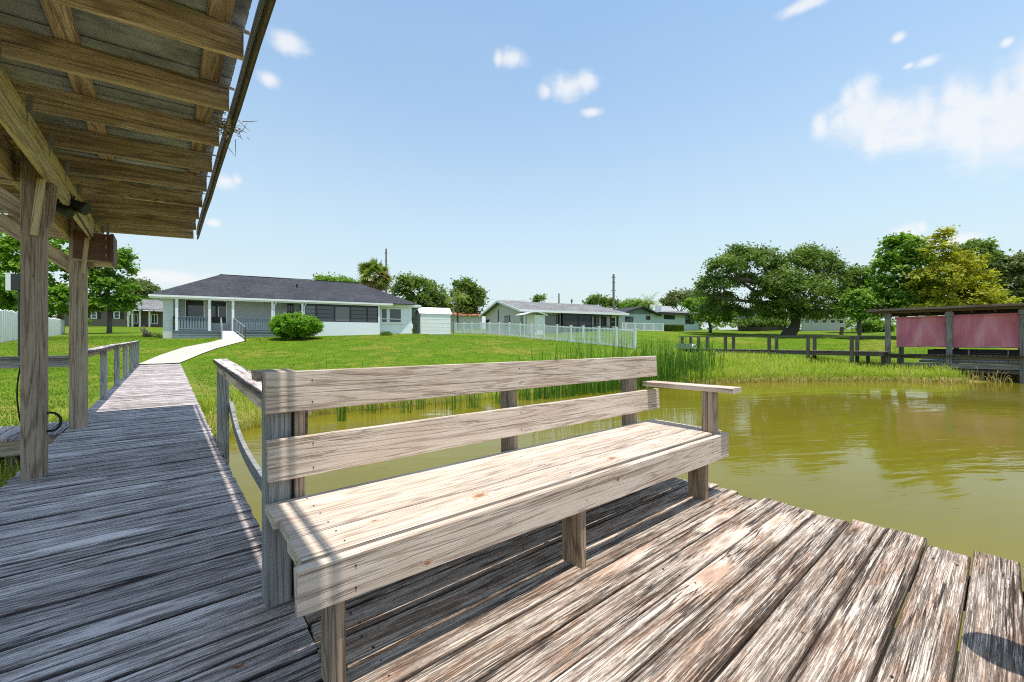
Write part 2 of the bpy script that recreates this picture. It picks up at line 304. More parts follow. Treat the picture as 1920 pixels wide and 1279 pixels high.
# ------------------------------------------------------------------ mesh helpers
class MB:
    def __init__(s): s.v = []; s.f = []
    def add(s, vs, fs):
        k = len(s.v); s.v += [tuple(x) for x in vs]; s.f += [tuple(i+k for i in f) for f in fs]; return s
    def hexa(s, bot, top):      # two quads, counter-clockwise from above
        return s.add(list(bot)+list(top), [(3, 2, 1, 0), (4, 5, 6, 7), (0, 1, 5, 4), (1, 2, 6, 5), (2, 3, 7, 6), (3, 0, 4, 7)])
    def box(s, x0, x1, y0, y1, z0, z1):
        return s.hexa([(x0, y0, z0), (x1, y0, z0), (x1, y1, z0), (x0, y1, z0)], [(x0, y0, z1), (x1, y0, z1), (x1, y1, z1), (x0, y1, z1)])
    def tube(s, pts, rad, n=8, cap=True):
        pts = [Vector(p) for p in pts]; rings = []
        up = None
        for i, p in enumerate(pts):
            d = (pts[min(i+1, len(pts)-1)]-pts[max(i-1, 0)]).normalized()
            a = d.orthogonal().normalized() if up is None else (up-d*up.dot(d)).normalized()
            up = a; b = d.cross(a); r = rad[i] if isinstance(rad, (list, tuple)) else rad
            rings.append([p+(a*math.cos(2*math.pi*k/n)+b*math.sin(2*math.pi*k/n))*r for k in range(n)])
        vs = [v for rg in rings for v in rg]; fs = []
        for i in range(len(pts)-1):
            for k in range(n): fs.append((i*n+k, i*n+(k+1) % n, (i+1)*n+(k+1) % n, (i+1)*n+k))
        if cap: fs += [tuple(range(n-1, -1, -1)), tuple(range((len(pts)-1)*n, len(pts)*n))]
        return s.add(vs, fs)
    def beam(s, p0, p1, w, h, up=(0, 0, 1)):
        p0, p1 = Vector(p0), Vector(p1); x = (p1-p0).normalized(); z = Vector(up); z = (z-x*z.dot(x)).normalized(); y = z.cross(x)
        q = lambda p: [p-y*w/2-z*h/2, p+y*w/2-z*h/2, p+y*w/2+z*h/2, p-y*w/2+z*h/2]
        return s.add(q(p0)+q(p1), [(3, 2, 1, 0), (4, 5, 6, 7), (0, 1, 5, 4), (1, 2, 6, 5), (2, 3, 7, 6), (3, 0, 4, 7)])
    def poly(s, pts, off):      # polygon swept along off
        n = len(pts); a = [Vector(p) for p in pts]; o = Vector(off)
        return s.add(a+[p+o for p in a], [tuple(range(n-1, -1, -1)), tuple(range(n, 2*n))]+[(i, (i+1) % n, n+(i+1) % n, n+i) for i in range(n)])
    def build(s, name, material, parent=None, at=None, smooth=False):
        o0 = Vector(parent.location) if parent is not None else Vector(at if at is not None else (0, 0, 0))
        me = bpy.data.meshes.new(name); me.from_pydata([Vector(v)-o0 for v in s.v], [], s.f); me.validate()
        import bmesh
        bm = bmesh.new(); bm.from_mesh(me); bmesh.ops.recalc_face_normals(bm, faces=bm.faces); bm.to_mesh(me); bm.free()
        me.materials.append(material)
        if smooth: me.polygons.foreach_set('use_smooth', [True]*len(me.polygons))
        o = bpy.data.objects.new(name, me); COL.objects.link(o)
        if parent is not None: o.parent = parent
        else: o.location = o0
        return o
def fast(name, V, F, material, parent=None, at=(0, 0, 0), smooth=False):
    """numpy verts (n,3), faces (m,k)"""
    o0 = np.array(parent.location if parent is not None else at); me = bpy.data.meshes.new(name)
    V = np.asarray(V, float)-o0; F = np.asarray(F, np.int32); k = F.shape[1]
    me.vertices.add(len(V)); me.vertices.foreach_set('co', V.astype(np.float32).ravel())
    me.loops.add(F.size); me.loops.foreach_set('vertex_index', F.ravel())
    me.polygons.add(len(F)); me.polygons.foreach_set('loop_start', np.arange(0, F.size, k, dtype=np.int32))
    me.update(calc_edges=True); me.validate(); me.materials.append(material)
    if smooth: me.polygons.foreach_set('use_smooth', [True]*len(F))
    o = bpy.data.objects.new(name, me); COL.objects.link(o)
    if parent is not None: o.parent = parent
    else: o.location = at
    return o
def tag(o, label=None, cat=None, group=None, kind=None):
    for k, v in (('label', label), ('category', cat), ('group', group), ('kind', kind)):
        if v: o[k] = v
    return o
def thing(name, label, cat, at, group=None):
    o = bpy.data.objects.new(name, None); COL.objects.link(o); o.location = at; o.empty_display_size = .2
    return tag(o, label, cat, group)
def plank_mesh(name, L, w, t, rings=2, rough=0., ch=.006, wob=.0, seed=None, taper=None):
    rd = random.Random(seed); ch = min(ch, t*.3, w*.3)
    prof = [(-w/2+ch, -t/2), (w/2-ch, -t/2), (w/2, -t/2+ch), (w/2, t/2-ch), (w/2-ch, t/2), (-w/2+ch, t/2), (-w/2, t/2-ch), (-w/2, -t/2+ch)]
    vs = []
    for i in range(rings):
        u = i/(rings-1); dy, dz = rd.uniform(-wob, wob), rd.uniform(-wob, wob)
        for (y, z) in prof:
            e = rd.uniform(-rough, rough) if i in (0, rings-1) else 0
            vs.append((-L/2+u*L+e, y+dy+rd.uniform(-wob, wob)*.4, z+dz+(rd.uniform(-wob, wob)*.5)))
    fs = [(i*8+k, i*8+(k+1) % 8, i*8+8+(k+1) % 8, i*8+8+k) for i in range(rings-1) for k in range(8)]
    fs += [tuple(range(7, -1, -1)), tuple(range((rings-1)*8, rings*8))]
    me = bpy.data.meshes.new(name); me.from_pydata(vs, [], fs); return me
def place(name, me, p0, p1, parent, up=(0, 0, 1)):
    p0, p1 = Vector(p0), Vector(p1); x = (p1-p0).normalized(); z = Vector(up); z = (z-x*z.dot(x)).normalized(); y = z.cross(x)
    o = bpy.data.objects.new(name, me); COL.objects.link(o)
    o.rotation_euler = Matrix((x, y, z)).transposed().to_euler()
    o.location = (p0+p1)/2-(Vector(parent.location) if parent is not None else Vector((0, 0, 0)))
    if parent is not None: o.parent = parent
    return o
def lumber(name, p0, p1, w, t, material, parent, up=(0, 0, 1), rings=2, rough=.002, wob=.0, ch=.005):
    L = (Vector(p1)-Vector(p0)).length
    me = plank_mesh(name, L, w, t, rings, rough, ch, wob, seed=random.random()); me.materials.append(material)
    return place(name, me, p0, p1, parent, up)
def post(name, x, y, z0, z1, sx, sy, material, parent, lean=(0, 0)):
    return lumber(name, (x, y, z0), (x+lean[0], y+lean[1], z1), sy, sx, material, parent, up=(1, 0, 0))

# ------------------------------------------------------------------ terrain
WATER = -.62
ctrl = []
def cp(px, py, d): p = U(px, py, d); ctrl.append((p.x, p.y, p.z))
def cz(r, d, z): p = fr(r, d); ctrl.append((p.x, p.y, z))
shore = [(440, 805), (600, 775), (760, 762), (1000, 738), (1230, 722), (1400, 715), (1600, 713), (1800, 716)]
shore_w = []
for px, py in shore:
    d = FPX*(H-WATER)/(py-640); p = U(px, py, d); shore_w.append((p.x, p.y)); ctrl.append((p.x, p.y, WATER))
for x, y in ((-5, 4.5), (-2.5, 5.6), (-1.2, 6.6), (0, 8.6)): ctrl.append((x, y, WATER))
for x, y in ((-5, 2), (-2, 3), (0, 4.5), (2.5, 7), (5, 8), (10, 7), (15, 6), (20, 4), (26, 1)): ctrl.append((x, y, WATER-.45))
for x, y in ((29, -2), (32, -3), (36, -4), (45, -6), (-14, -6), (-9, 1), (70, -12)): ctrl.append((x, y, WATER-.1))
for x, y in ((0, -5), (10, -5), (20, -8), (-6, -9), (40, -25), (0, -40), (60, -60), (-40, -40)): ctrl.append((x, y, WATER-1.))
ctrl += [(-1.6, 8.0, -.52), (-1.2, 10, -.30), (-1.1, 14, -.12), (.6, 14.5, -.2), (-1, 19, .0), (.5, 19, .02), (-1.1, 23.5, .13), (.5, 23.5, .14), (3, 19, 0.05), (-4, 12, -.15), (-4.5, 20, .35)]
for c in ((300, 634, 29), (420, 635, 29), (560, 632.5, 31), (775, 626, 36), (810, 628, 38.5), (900, 625.5, 50), (1160, 621, 47), (850, 626, 49), (1010, 636, 35), (1190, 655, 25.5),
          (60, 640, 24), (10, 650, 20.5), (120, 624.5, 52), (200, 612, 66), (1310, 622, 61), (1480, 629, 46), (1400, 648, 34), (1600, 640, 38), (1750, 632, 40), (1265, 660, 27), (1650, 628, 46), (1900, 630, 40)): cp(*c)
ctrl += [(26.8, 12.5, .35), (26.8, 9, .0), (27, 6.5, -.3), (30, 7, -.1), (29, 4.5, -.55)]
for r, d, z in ((-80, 60, 3.4), (-60, 90, 4.1), (-20, 80, 3.7), (10, 80, 3.5), (50, 75, 3.3), (90, 80, 3.5), (0, 150, 4), (-120, 150, 4.2), (120, 150, 4), (0, 600, 4.5), (-500, 500, 4.5), (500, 500, 4.5), (-40, 25, 1.0), (-80, 20, 1.2), (60, 45, 1.8), (90, 50, 2.2)): cz(r, d, z)
ctrl = np.array(ctrl)
_D = np.linalg.norm(ctrl[:, None, :2]-ctrl[None, :, :2], axis=2)
_phi = lambda r: np.sqrt(r*r+1.)
_W = np.linalg.solve(_phi(_D)+np.eye(len(ctrl))*.02, ctrl[:, 2]-1.)
def ground(x, y):
    x = np.atleast_1d(np.asarray(x, float)); y = np.atleast_1d(np.asarray(y, float)); out = np.empty(x.shape)
    for i in range(0, len(x), 20000):
        d = np.sqrt((x[i:i+20000, None]-ctrl[None, :, 0])**2+(y[i:i+20000, None]-ctrl[None, :, 1])**2)
        out[i:i+20000] = 1.+_phi(d)@_W
    return np.clip(out, -2.2, 5.)
def gz(x, y): return float(ground(x, y)[0])
def hit(px, py):                # where the sight line through a photo pixel meets the ground
    d = 4.
    while d < 200:
        p = U(px, py, d)
        if p.z < gz(p.x, p.y): return p
        d += .15
    return U(px, py, 60)
def onground(r, d): p = fr(r, d); p.z = gz(p.x, p.y); return p
def axis(lo, hi, step, far):
    a = list(np.arange(lo, hi+.001, step)); k = step
    while a[-1] < far: k *= 1.25; a.append(a[-1]+k)
    k = step
    while a[0] > -far: k *= 1.25; a.insert(0, a[0]-k)
    return np.array(a)
gx, gy = axis(-24, 44, .55, 900), axis(-4, 46, .55, 900)
X, Y = np.meshgrid(gx, gy, indexing='ij'); Z = ground(X.ravel(), Y.ravel())
V = np.c_[X.ravel(), Y.ravel(), Z]
ni, nj = X.shape; I, J = np.meshgrid(np.arange(ni-1), np.arange(nj-1), indexing='ij'); a = (I*nj+J).ravel()
F = np.c_[a, a+nj, a+nj+1, a+1]
m, t, b = mat('lawn_ground'); tc = t.node('ShaderNodeTexCoord'); Pp = tc.outputs['Object']
n1 = t.noise(Pp, .22, 4, .6); n2 = t.noise(Pp, 1.3, 4, .65); n3 = t.noise(Pp, 14, 4, .7); n4 = t.noise(Pp, 60, 2, .6)
c = t.ramp(n2, [(.30, (.07, .14, .005)), (.55, (.105, .185, .006)), (.75, (.16, .215, .011))])
c = t.mix(t.math('MULTIPLY', t.sstep(t.math('ADD', t.math('MULTIPLY', n1, .62), t.math('MULTIPLY', n2, .38)), .49, .62), .8), c, (.23, .215, .032))
c = t.mix(t.math('MULTIPLY', t.sstep(t.noise(Pp, .45, 3, .55), .5, .66), .55), c, (.075, .15, .006))
c = t.mix(t.math('MULTIPLY', t.sstep(n3, .55, .75), .22), c, (.07, .13, .006))
c = t.mix(t.math('MULTIPLY', t.sstep(n4, .55, .75), .2), c, (.20, .26, .04))
sz = t.node('ShaderNodeSeparateXYZ'); t.put(sz.inputs[0], Pp)
nearw = t.sstep(t.math('ADD', sz.outputs[2], t.math('MULTIPLY', n2, .5)), .40, -.30)     # drier, yellower at the lake edge
c = t.mix(t.math('MULTIPLY', nearw, t.sstep(n2, .35, .65)), c, (.33, .25, .08))
c = t.mix(t.sstep(sz.outputs[2], -.55, -.66), c, (.16, .13, .03))
t.put(b.inputs['Base Color'], c); b.inputs['Roughness'].default_value = .95; b.inputs['Specular IOR Level'].default_value = .1
bn = t.node('ShaderNodeBump'); bn.inputs['Strength'].default_value = .45; bn.inputs['Distance'].default_value = .05
t.put(bn.inputs['Height'], t.math('ADD', n3, n4)); t.l.new(bn.outputs[0], b.inputs['Normal'])
tag(fast('lawn', V, F, m, smooth=True), 'bright green lawn sloping down from the houses to the lake', kind='structure')

m, t, b = mat('lake_water'); tc = t.node('ShaderNodeTexCoord'); Pp = tc.outputs['Object']
w0 = t.noise(Pp, .35, 3, .5)
c = t.ramp(w0, [(.3, (.136, .118, .009)), (.7, (.166, .142, .013))]); t.put(b.inputs['Base Color'], c)
b.inputs['Roughness'].default_value = .05; b.inputs['IOR'].default_value = 1.33; b.inputs['Specular IOR Level'].default_value = .2
ang = t.node('ShaderNodeVectorRotate', rotation_type='Z_AXIS'); t.put(ang.inputs['Vector'], Pp); ang.inputs['Angle'].default_value = R(28)
wv = t.noise(t.vm('MULTIPLY', ang.outputs[0], (.55, 2.6, 1)), 1, 3, .5, .5)
wv2 = t.noise(t.vm('MULTIPLY', ang.outputs[0], (3, 9, 1)), 1, 2, .5, .3)
amp = t.sstep(t.noise(Pp, .16, 2, .5), .35, .7)
bn = t.node('ShaderNodeBump'); bn.inputs['Strength'].default_value = .22; bn.inputs['Distance'].default_value = .10
t.put(bn.inputs['Height'], t.math('MULTIPLY', t.math('ADD', t.math('MULTIPLY', wv, .75), t.math('MULTIPLY', wv2, .08)), t.math('ADD', amp, .25))); t.l.new(bn.outputs[0], b.inputs['Normal'])
wb = MB(); wb.add([(-900, -900, WATER), (900, -900, WATER), (900, 60, WATER), (-900, 60, WATER)], [(0, 1, 2, 3)])
tag(wb.build('lake_water', m), 'calm murky olive green lake water', kind='structure')

# concrete path from the boardwalk to the ramp
def zw(y): return max(0., (y-8)*.0106)
WEND = 24.0
pl = [fr(0, 0)]*0
left_edge = [Vector((-1.0, WEND+.02, 0)), hit(300, 668), hit(345, 653.5), hit(395, 643.5), hit(416, 638)]
right_edge = [Vector((.42, WEND+.02, 0)), hit(374, 667), hit(404, 656), hit(440, 646), hit(461, 640.5)]
def resample(p, n):
    out = []; p = [Vector((a.x, a.y, 0)) for a in p]
    for i in range(n):
        u = i/(n-1)*(len(p)-1); k = min(int(u), len(p)-2); out.append(p[k].lerp(p[k+1], u-k))
    return out
A, B = resample(left_edge, 25), resample(right_edge, 25)
pm = MB(); vs = []
for a_, b_ in zip(A, B):
    for k in range(5):
        q = a_.lerp(b_, k/4); vs.append((q.x, q.y, gz(q.x, q.y)+.045))
pm.add(vs, [(i*5+k, i*5+k+1, i*5+k+6, i*5+k+5) for i in range(24) for k in range(4)])
tag(pm.build('concrete_path', M['concrete']), 'pale concrete path from the boardwalk up to the porch ramp', kind='structure')
# far driveway strip beyond the lawn
dm = MB(); vs = []
for i in range(13):
    for k in range(3):
        q = fr(-44+i*2.0, 56+k*2.6-.35*i); vs.append((q.x, q.y, gz(q.x, q.y)+.06))
dm.add(vs, [(i*3+k, i*3+k+1, i*3+k+4, i*3+k+3) for i in range(12) for k in range(2)])
tag(dm.build('driveway', M['concrete']), 'pale driveway at the back of the left lawn', kind='structure')

# ------------------------------------------------------------------ dock platform and boardwalk
XL, XR, XS = -1.05, .45, .456
plat = thing('dock_platform', 'weathered plank platform under the bench with ragged plank ends over the water', 'dock', (1.2, 1., 0))
edges = [2.235, 2.065, 1.90, 1.725, 1.55, 1.375, 1.205, 1.035, .865, .672,    .497, .311, .128, -.046, -.22, -.39, -.56, -.73, -.90, -1.07]
ends = {1.205: 3.43, 1.035: 3.53, .865: 3.49, .672: 3.47, .497: 3.54, .311: 3.55, .128: 3.45, -.046: 3.56}
for a_, b_ in zip(edges[:-1], edges[1:]):
    if a_-b_ < .05: continue
    gap = random.uniform(.006, .009)
    xe = ends.get(round(b_, 3), 3.5+random.uniform(-.05, .05)) if b_ in ends else 3.5+random.uniform(-.05, .05)
    w = a_-b_-gap; y = (a_+b_)/2
    me = plank_mesh('plank', xe-XS, w, .04, 6, .014, .005, .003, seed=random.random()); me.materials.append(M['deck'])
    place('plank', me, (XS+random.uniform(-.006, .006), y, -.02+random.uniform(-.004, .004)), (xe, y+random.uniform(-.003, .003), -.02+random.uniform(-.004, .004)), plat)
for y in (-.9, .55, 2.0):
    pass
for x in (.56, 2.0, 3.25):
    lumber('joist', (x, -1.05, -.135), (x, 2.2, -.135), .05, .18, M['darkwood'], plat)
for x, y in ((.6, -.9), (.6, 1.9), (1.9, -.9), (1.9, 1.9), (3.15, -.9), (3.15, 1.9)):
    pm = MB(); pm.tube([(x+.12, y, -2.0), (x+.12, y, -.05)], .1, 10); pm.build('piling', M['darkwood'], plat)
# nail heads on the near planks
nm = MB()
for a_, b_ in zip(edges[:-1], edges[1:]):
    if a_-b_ < .05 or a_ < -.1: continue
    for x in (.62, 2.0, 3.25):
        for fy in (.25, .75):
            cx, cy = x+random.uniform(-.015, .015), b_+(a_-b_)*fy
            nm.tube([(cx, cy, -.002), (cx, cy, .0022)], .005, 7)
tag(nm.build('nail_heads', M['black'], plat), kind='stuff')

walk = thing('boardwalk', 'long grey plank boardwalk leading from the platform to the lawn', 'boardwalk', (-.3, 12, 0))
variants = []
for k in range(9):
    me = plank_mesh('plank', 1.5, .1440+.0012*(k % 3), .04, 5, .006, .007, .0035, seed=100+k); me.materials.append(M['walk']); variants.append(me)
pitch = .1555
y = -1.08; k = 0
while y+pitch < WEND:
    yc = y+pitch/2; z = zw(yc)-.02+random.uniform(-.003, .003); sx = random.uniform(-.008, .008)
    o = place('plank', random.choice(variants), (XL+sx, yc+random.uniform(-.004, .004), z), (XR+sx, yc+random.uniform(-.004, .004), z+random.uniform(-.003, .003)), walk)
    y += pitch
for x in (-.95, -.3, .35):
    lumber('joist', (x, -1.05, -.14), (x, 8, -.14), .05, .19, M['darkwood'], walk)
    lumber('joist', (x, 8, -.14), (x, WEND, zw(WEND)-.14), .05, .19, M['darkwood'], walk)
for yy in (-.8, 1.6, 4.2, 7., 9.6, 12.2, 15., 18.):
    for x in (-.88, .30):
        pm = MB(); zb = gz(x, yy)-.5; pm.tube([(x, yy, zb), (x, yy, zw(yy)-.05)], .075, 8); pm.build('piling', M['darkwood'], walk)

# side deck to the left of the second pavilion post
sdk = thing('side_deck', 'low grey plank side deck left of the boardwalk behind the wooden posts', 'deck', (-2.6, 8.4, 0))
x = XL-.02
while x > -4.3:
    lumber('plank', (x-.07, 7.88, -.02), (x-.07, 9.02, -.02), .136, .04, M['walk'], sdk, rings=3, rough=.006, wob=.002)
    x -= .142 if x < -1.3 else .15
lumber('rim_board', (-4.3, 7.92, -.135), (XL-.04, 7.92, -.135), .045, .185, M['post'], sdk)
lumber('rim_board', (-4.3, 8.98, -.135), (XL-.04, 8.98, -.135), .045, .185, M['post'], sdk)
for x in (-4.2, -2.8, -1.5):
    for yy in (8.0, 8.9):
        pm = MB(); pm.tube([(x, yy, -1.4), (x, yy, -.05)], .07, 8); pm.build('piling', M['darkwood'], sdk)
sdr = thing('side_rail', 'plain dark handrail on the back edge of the side deck', 'railing', (-2.6, 8.95, 0))
lumber('top_rail', (-4.3, 8.94, .955), (XL-.03, 8.94, .965), .09, .04, M['greypost'], sdr)
lumber('rail_board', (-4.3, 8.96, .872), (XL-.03, 8.96, .882), .04, .125, M['greypost'], sdr)
for x in (-4.2, -3.0): post('post', x, 8.99, -.02, .93, .09, .09, M['greypost'], sdr)

# left railing of the boardwalk
lr = thing('left_railing', 'weathered left handrail of the boardwalk with seven square posts', 'railing', (XL, 15, 0))
ly = [8.98, 11.6, 14.4, 17.1, 19.6, 21.9, 23.75]
for i, yy in enumerate(ly):
    post('post', XL+.065, yy, zw(yy)-.02, zw(yy)+1.0, .10 if i else .085, .12, M['greypost'], lr)
for i in range(3):
    a_, b_ = ly[i*2], ly[i*2+2]
    lumber('cap_rail', (XL+.06+random.uniform(-.01, .01), a_-(.25 if i == 0 else .0), zw(a_)+1.02), (XL+.06, b_+(.15 if i == 2 else -.005), zw(b_)+1.02+(.01 if i == 0 else 0)), .15, .045, M['walk'], lr, rings=5, wob=.006)
    lumber('side_board', (XL+.0, a_, zw(a_)+.95), (XL+.0, b_-.01, zw(b_)+.95), .035, .09, M['post'], lr)

# right hand rail joining the bench end
rr = thing('right_railing', 'short weathered railing between the boardwalk and the bench with a warped lower board', 'railing', (.5, 4, 0))
post('post', .515, 6.08, -.35, .925, .115, .13, M['greypost'], rr)
post('end_post', .392, 2.192, -.02, 1.018, .102, .13, M['greypost'], rr)
lumber('post_cap', (.30, 2.186, 1.043), (.452, 2.186, 1.043), .14, .045, M['post'], rr)
lumber('cap_rail', (.50, 6.28, .955), (.50, 2.262, .862), .145, .045, M['walk'], rr, rings=5, wob=.002)
lumber('side_board', (.475, 6.0, .88), (.475, 2.262, .79), .04, .10, M['rafter'], rr)
bm_ = MB(); pts = []
ky = [6.05, 5.75, 5.5, 5.15, 4.8, 4.4, 3.9, 3.4, 2.8, 2.2]; kz = [.47, .345, .26, .19, .152, .13, .122, .128, .15, .19]
for i in range(17):
    yy = 6.05-(6.05-2.2)*i/16; pts.append((.592-.012*i/16, yy, float(np.interp(-yy, [-q for q in ky], kz))))
vs = []
for (x, yy, zt) in pts: vs += [(x-.02, yy, zt-.105), (x+.02, yy, zt-.105), (x+.02, yy, zt), (x-.02, yy, zt)]
fs = [(3, 2, 1, 0), (64, 65, 66, 67)]+[(i*4+k, i*4+(k+1) % 4, i*4+4+(k+1) % 4, i*4+4+k) for i in range(16) for k in range(4)]
bm_.add(vs, fs); tag(bm_.build('warped_board', M['greypost'], rr), 'grey lower board sagging in a bow')

# ------------------------------------------------------------------ bench
bn_ = thing('dock_bench', 'long weathered wooden bench with two back boards on the dock', 'bench', (1.9, 1.75, 0))
bx0, bx1 = .335, 3.42
for i, (y0, y1) in enumerate(((1.485, 1.671), (1.682, 1.881), (1.888, 2.098))):
    lumber('seat_board', (bx0+(.0, .012, -.004)[i], (y0+y1)/2, .46), (bx1+.02, (y0+y1)/2, .46), y1-y0, .04, M['bench_seat' if i == 0 else 'bench'], bn_, rings=4, rough=.004, wob=.0015, ch=.004)
# apron: a board a little narrower at its left end
ap = MB(); ya, yb = 1.415, 1.455
vs = [];
me = plank_mesh('apron', bx1-.005-bx0+.02, .04, .184, 4, .003, .004, .001, seed=5)
for v in me.vertices:
    u = (v.co.x+1.53)/3.06; top = .481-.008*u; bot = .334-.052*u
    v.co.z = (bot+(top-bot)*(v.co.z+.092)/.184)-.385
me.materials.append(M['bench_apron']); place('apron', me, (.315, 1.435, .385), (3.405, 1.435, .385), bn_)
lean = .115
def back(zz): return 2.062+(zz-.58)*.055
for z0, z1, xa, xb in ((.583, .765, .335, 3.46), (.88, 1.064, .325, 3.45)):
    zc = (z0+z1)/2; up = Vector((0, back(z1)-back(z0), z1-z0)).normalized()
    me = plank_mesh('back_board', xb-xa, .04, z1-z0, 4, .004, .004, .0015, seed=z0); me.materials.append(M['bench'])
    place('back_board', me, (xa, back(zc), zc), (xb, back(zc), zc), bn_, up=up)
for x in (.475, 1.785, 3.18):
    lumber('back_support', (x, 2.160, .0), (x, 2.184, 1.02), .14, .042, M['post'], bn_, up=(1, 0, 0))
lumber('cleat', (.52, 2.26, .80), (.52, 2.34, .80), .045, .14, M['darkwood'], bn_)
for (x, y, wl) in ((.445, 1.512, 'leg'), (1.69, 1.505, 'leg'), (3.135, 1.527, 'leg')):
    lumber('leg', (x, y, .0), (x, y, .436), .142, .044, M['legwood'], bn_, up=(1, 0, 0))
for x in (.445, 1.69, 3.135):
    lumber('seat_bearer', (x+.045, 1.46, .37), (x+.045, 2.2, .37), .04, .13, M['legwood'], bn_)
for x in (1.735, 3.09): pass
# right arm
lumber('arm_rest', (3.345, 1.325, .822), (3.345, 2.10, .818), .142, .042, M['bench'], bn_, rings=3, wob=.001)
lumber('arm_post', (3.325, 1.5, .482), (3.325, 1.5, .798), .045, .088, M['post'], bn_, up=(1, 0, 0))
lumber('arm_post', (3.333, 1.55, .482), (3.333, 1.55, .797), .045, .095, M['post'], bn_, up=(1, 0, 0))
# screw heads
nm = MB()
for x in (.515, 1.785, 3.16):
    for z in (.62, .73, .92, 1.02): nm.tube([(x, back(z)-.0185, z), (x, back(z)-.0225, z)], .0032, 6)
for x in (.49, 1.69, 3.13):
    for z in (.365, .44): nm.tube([(x, 1.4165, z), (x, 1.4125, z)], .0032, 6)
    for yy in (1.53, 1.63, 1.73, 1.84, 1.94, 2.05): nm.tube([(x, yy, .479), (x, yy, .4825)], .0032, 6)
tag(nm.build('screw_heads', M['black'], bn_), kind='stuff')

# ------------------------------------------------------------------ boat shelter roof over the walkway
pav = thing('dock_shelter', 'timber posts and rafters carrying a low metal roof over the boardwalk', 'shelter', (-.9, 5.4, 0))
SL = .062
def rz(x): return 2.965+SL*(x-.36)            # underside of the rafters
PY = (5.52, 8.22)
post('post', -.905, PY[0], -.03, 2.86, .142, .15, M['post'], pav)
post('post', -.945, PY[1], -.03, 2.86, .165, .16, M['post'], pav)
for x in (-.812, -1.055):
    lumber('beam', (x, -1.4, 2.755), (x, 8.98, 2.755), .05, .28, M['beam'], pav, rings=3)
ry = [.02, .8, 1.56, 2.32, 3.07, 3.83, 4.58, 5.32, 6.05, 6.79, 7.5, 8.25, 9.0]
for i, yy in enumerate([-1.45, -.72]+ry):
    xe = .362-.0035*max(0, yy-2)
    lumber('rafter', (-1.72, yy, rz(-1.72)+.092), (xe, yy, rz(xe)+.092), .042, .184, M['rafter'], pav, rings=3, wob=.002)
for x in (.24, -.49, -1.15, -1.62):
    z = rz(x)+.184+.021
    lumber('batten', (x, -1.5, z), (x, 9.05, z), .12, .038, M['rafter'], pav)
y = -1.5; k = 0
while y < 9.04:
    y1 = min(y+.66, 9.06); pb = MB()
    z0, z1 = rz(-1.78)+.184+.043, rz(.381)+.184+.043
    prof = []
    n = 4
    for j in range(n):
        a0 = y+(y1-y)*j/n; w = (y1-y)/n
        prof += [(a0, .0), (a0+w*.78, .0), (a0+w*.84, .018), (a0+w*.94, .018)]
    prof.append((y1+.03, -.006))
    z0 += .0035*(k % 2); z1 += .0035*(k % 2); k += 1
    vs = [];
    for (x, z) in ((-1.78, z0), (.383-.0035*max(0, y-1.7), z1+.0)):
        vs += [(x, a0, z+b0) for a0, b0 in prof]
    m_ = len(prof); vs += [(x, y0, z+.0025) for (x, y0, z) in vs]
    fs = [(i, i+1, m_+i+1, m_+i) for i in range(m_-1)]+[(2*m_+i, 3*m_+i, 3*m_+i+1, 2*m_+i+1) for i in range(m_-1)]
    pb.add(vs, fs); pb.build('roof_panel', M['zinc'], pav); y = y1
# gutter hung off the rafter ends: an open gap, then boards and a rolled edge
def gxo(yy): return .431-.0035*max(0, yy-1.7)
def strip(name, dx0, dx1, z0, z1, material):
    s_ = MB()
    n = 12; vs = []
    for i in range(n+1):
        yy = -1.5+i*(9.05+1.5)/n; wv_ = .003*math.sin(i*2.3)
        xo = gxo(yy)+wv_; vs += [(xo+dx0, yy, z0), (xo+dx1, yy, z0), (xo+dx1, yy, z1), (xo+dx0, yy, z1)]
    s_.add(vs, [(3, 2, 1, 0), (n*4, n*4+1, n*4+2, n*4+3)]+[(i*4+q, i*4+(q+1) % 4, i*4+4+(q+1) % 4, i*4+4+q) for i in range(n) for q in range(4)])
    return s_.build(name, material, pav)
strip('gutter_board', -.014, 0., 2.995, 3.165, M['gutter'])
strip('gutter_liner', -.020, -.0165, 3.045, 3.17, M['metal'])
for zz in (3.06, 3.092, 3.124): strip('gutter_rib', -.0245, -.0205, zz, zz+.014, M['metal'])
strip('gutter_lip', -.017, -.002, 2.968, 2.992, M['gutter'])
strip('gutter_trim', .0025, .010, 2.985, 3.06, M['gutter'])
for yy in ry[3:]:
    xe = .362-.0035*max(0, yy-2)
    hb = MB(); hb.box(xe+.003, xe+.006, yy-.02, yy+.02, rz(xe)-.005, rz(xe)+.178); hb.box(xe+.003, gxo(yy)-.0255, yy-.02, yy+.02, rz(xe)+.1785, rz(xe)+.182)
    hb.build('gutter_hanger', M['trim'], pav)
# rafter clips over the beam
for yy in ry[3:]:
    cb_ = MB(); cb_.box(-.785, -.755, yy-.0245, yy-.0215, 2.86, 2.99); cb_.box(-.7865, -.7845, yy-.021, yy+.02, 2.80, 2.895)
    cb_.build('rafter_clip', M['metal'], pav)
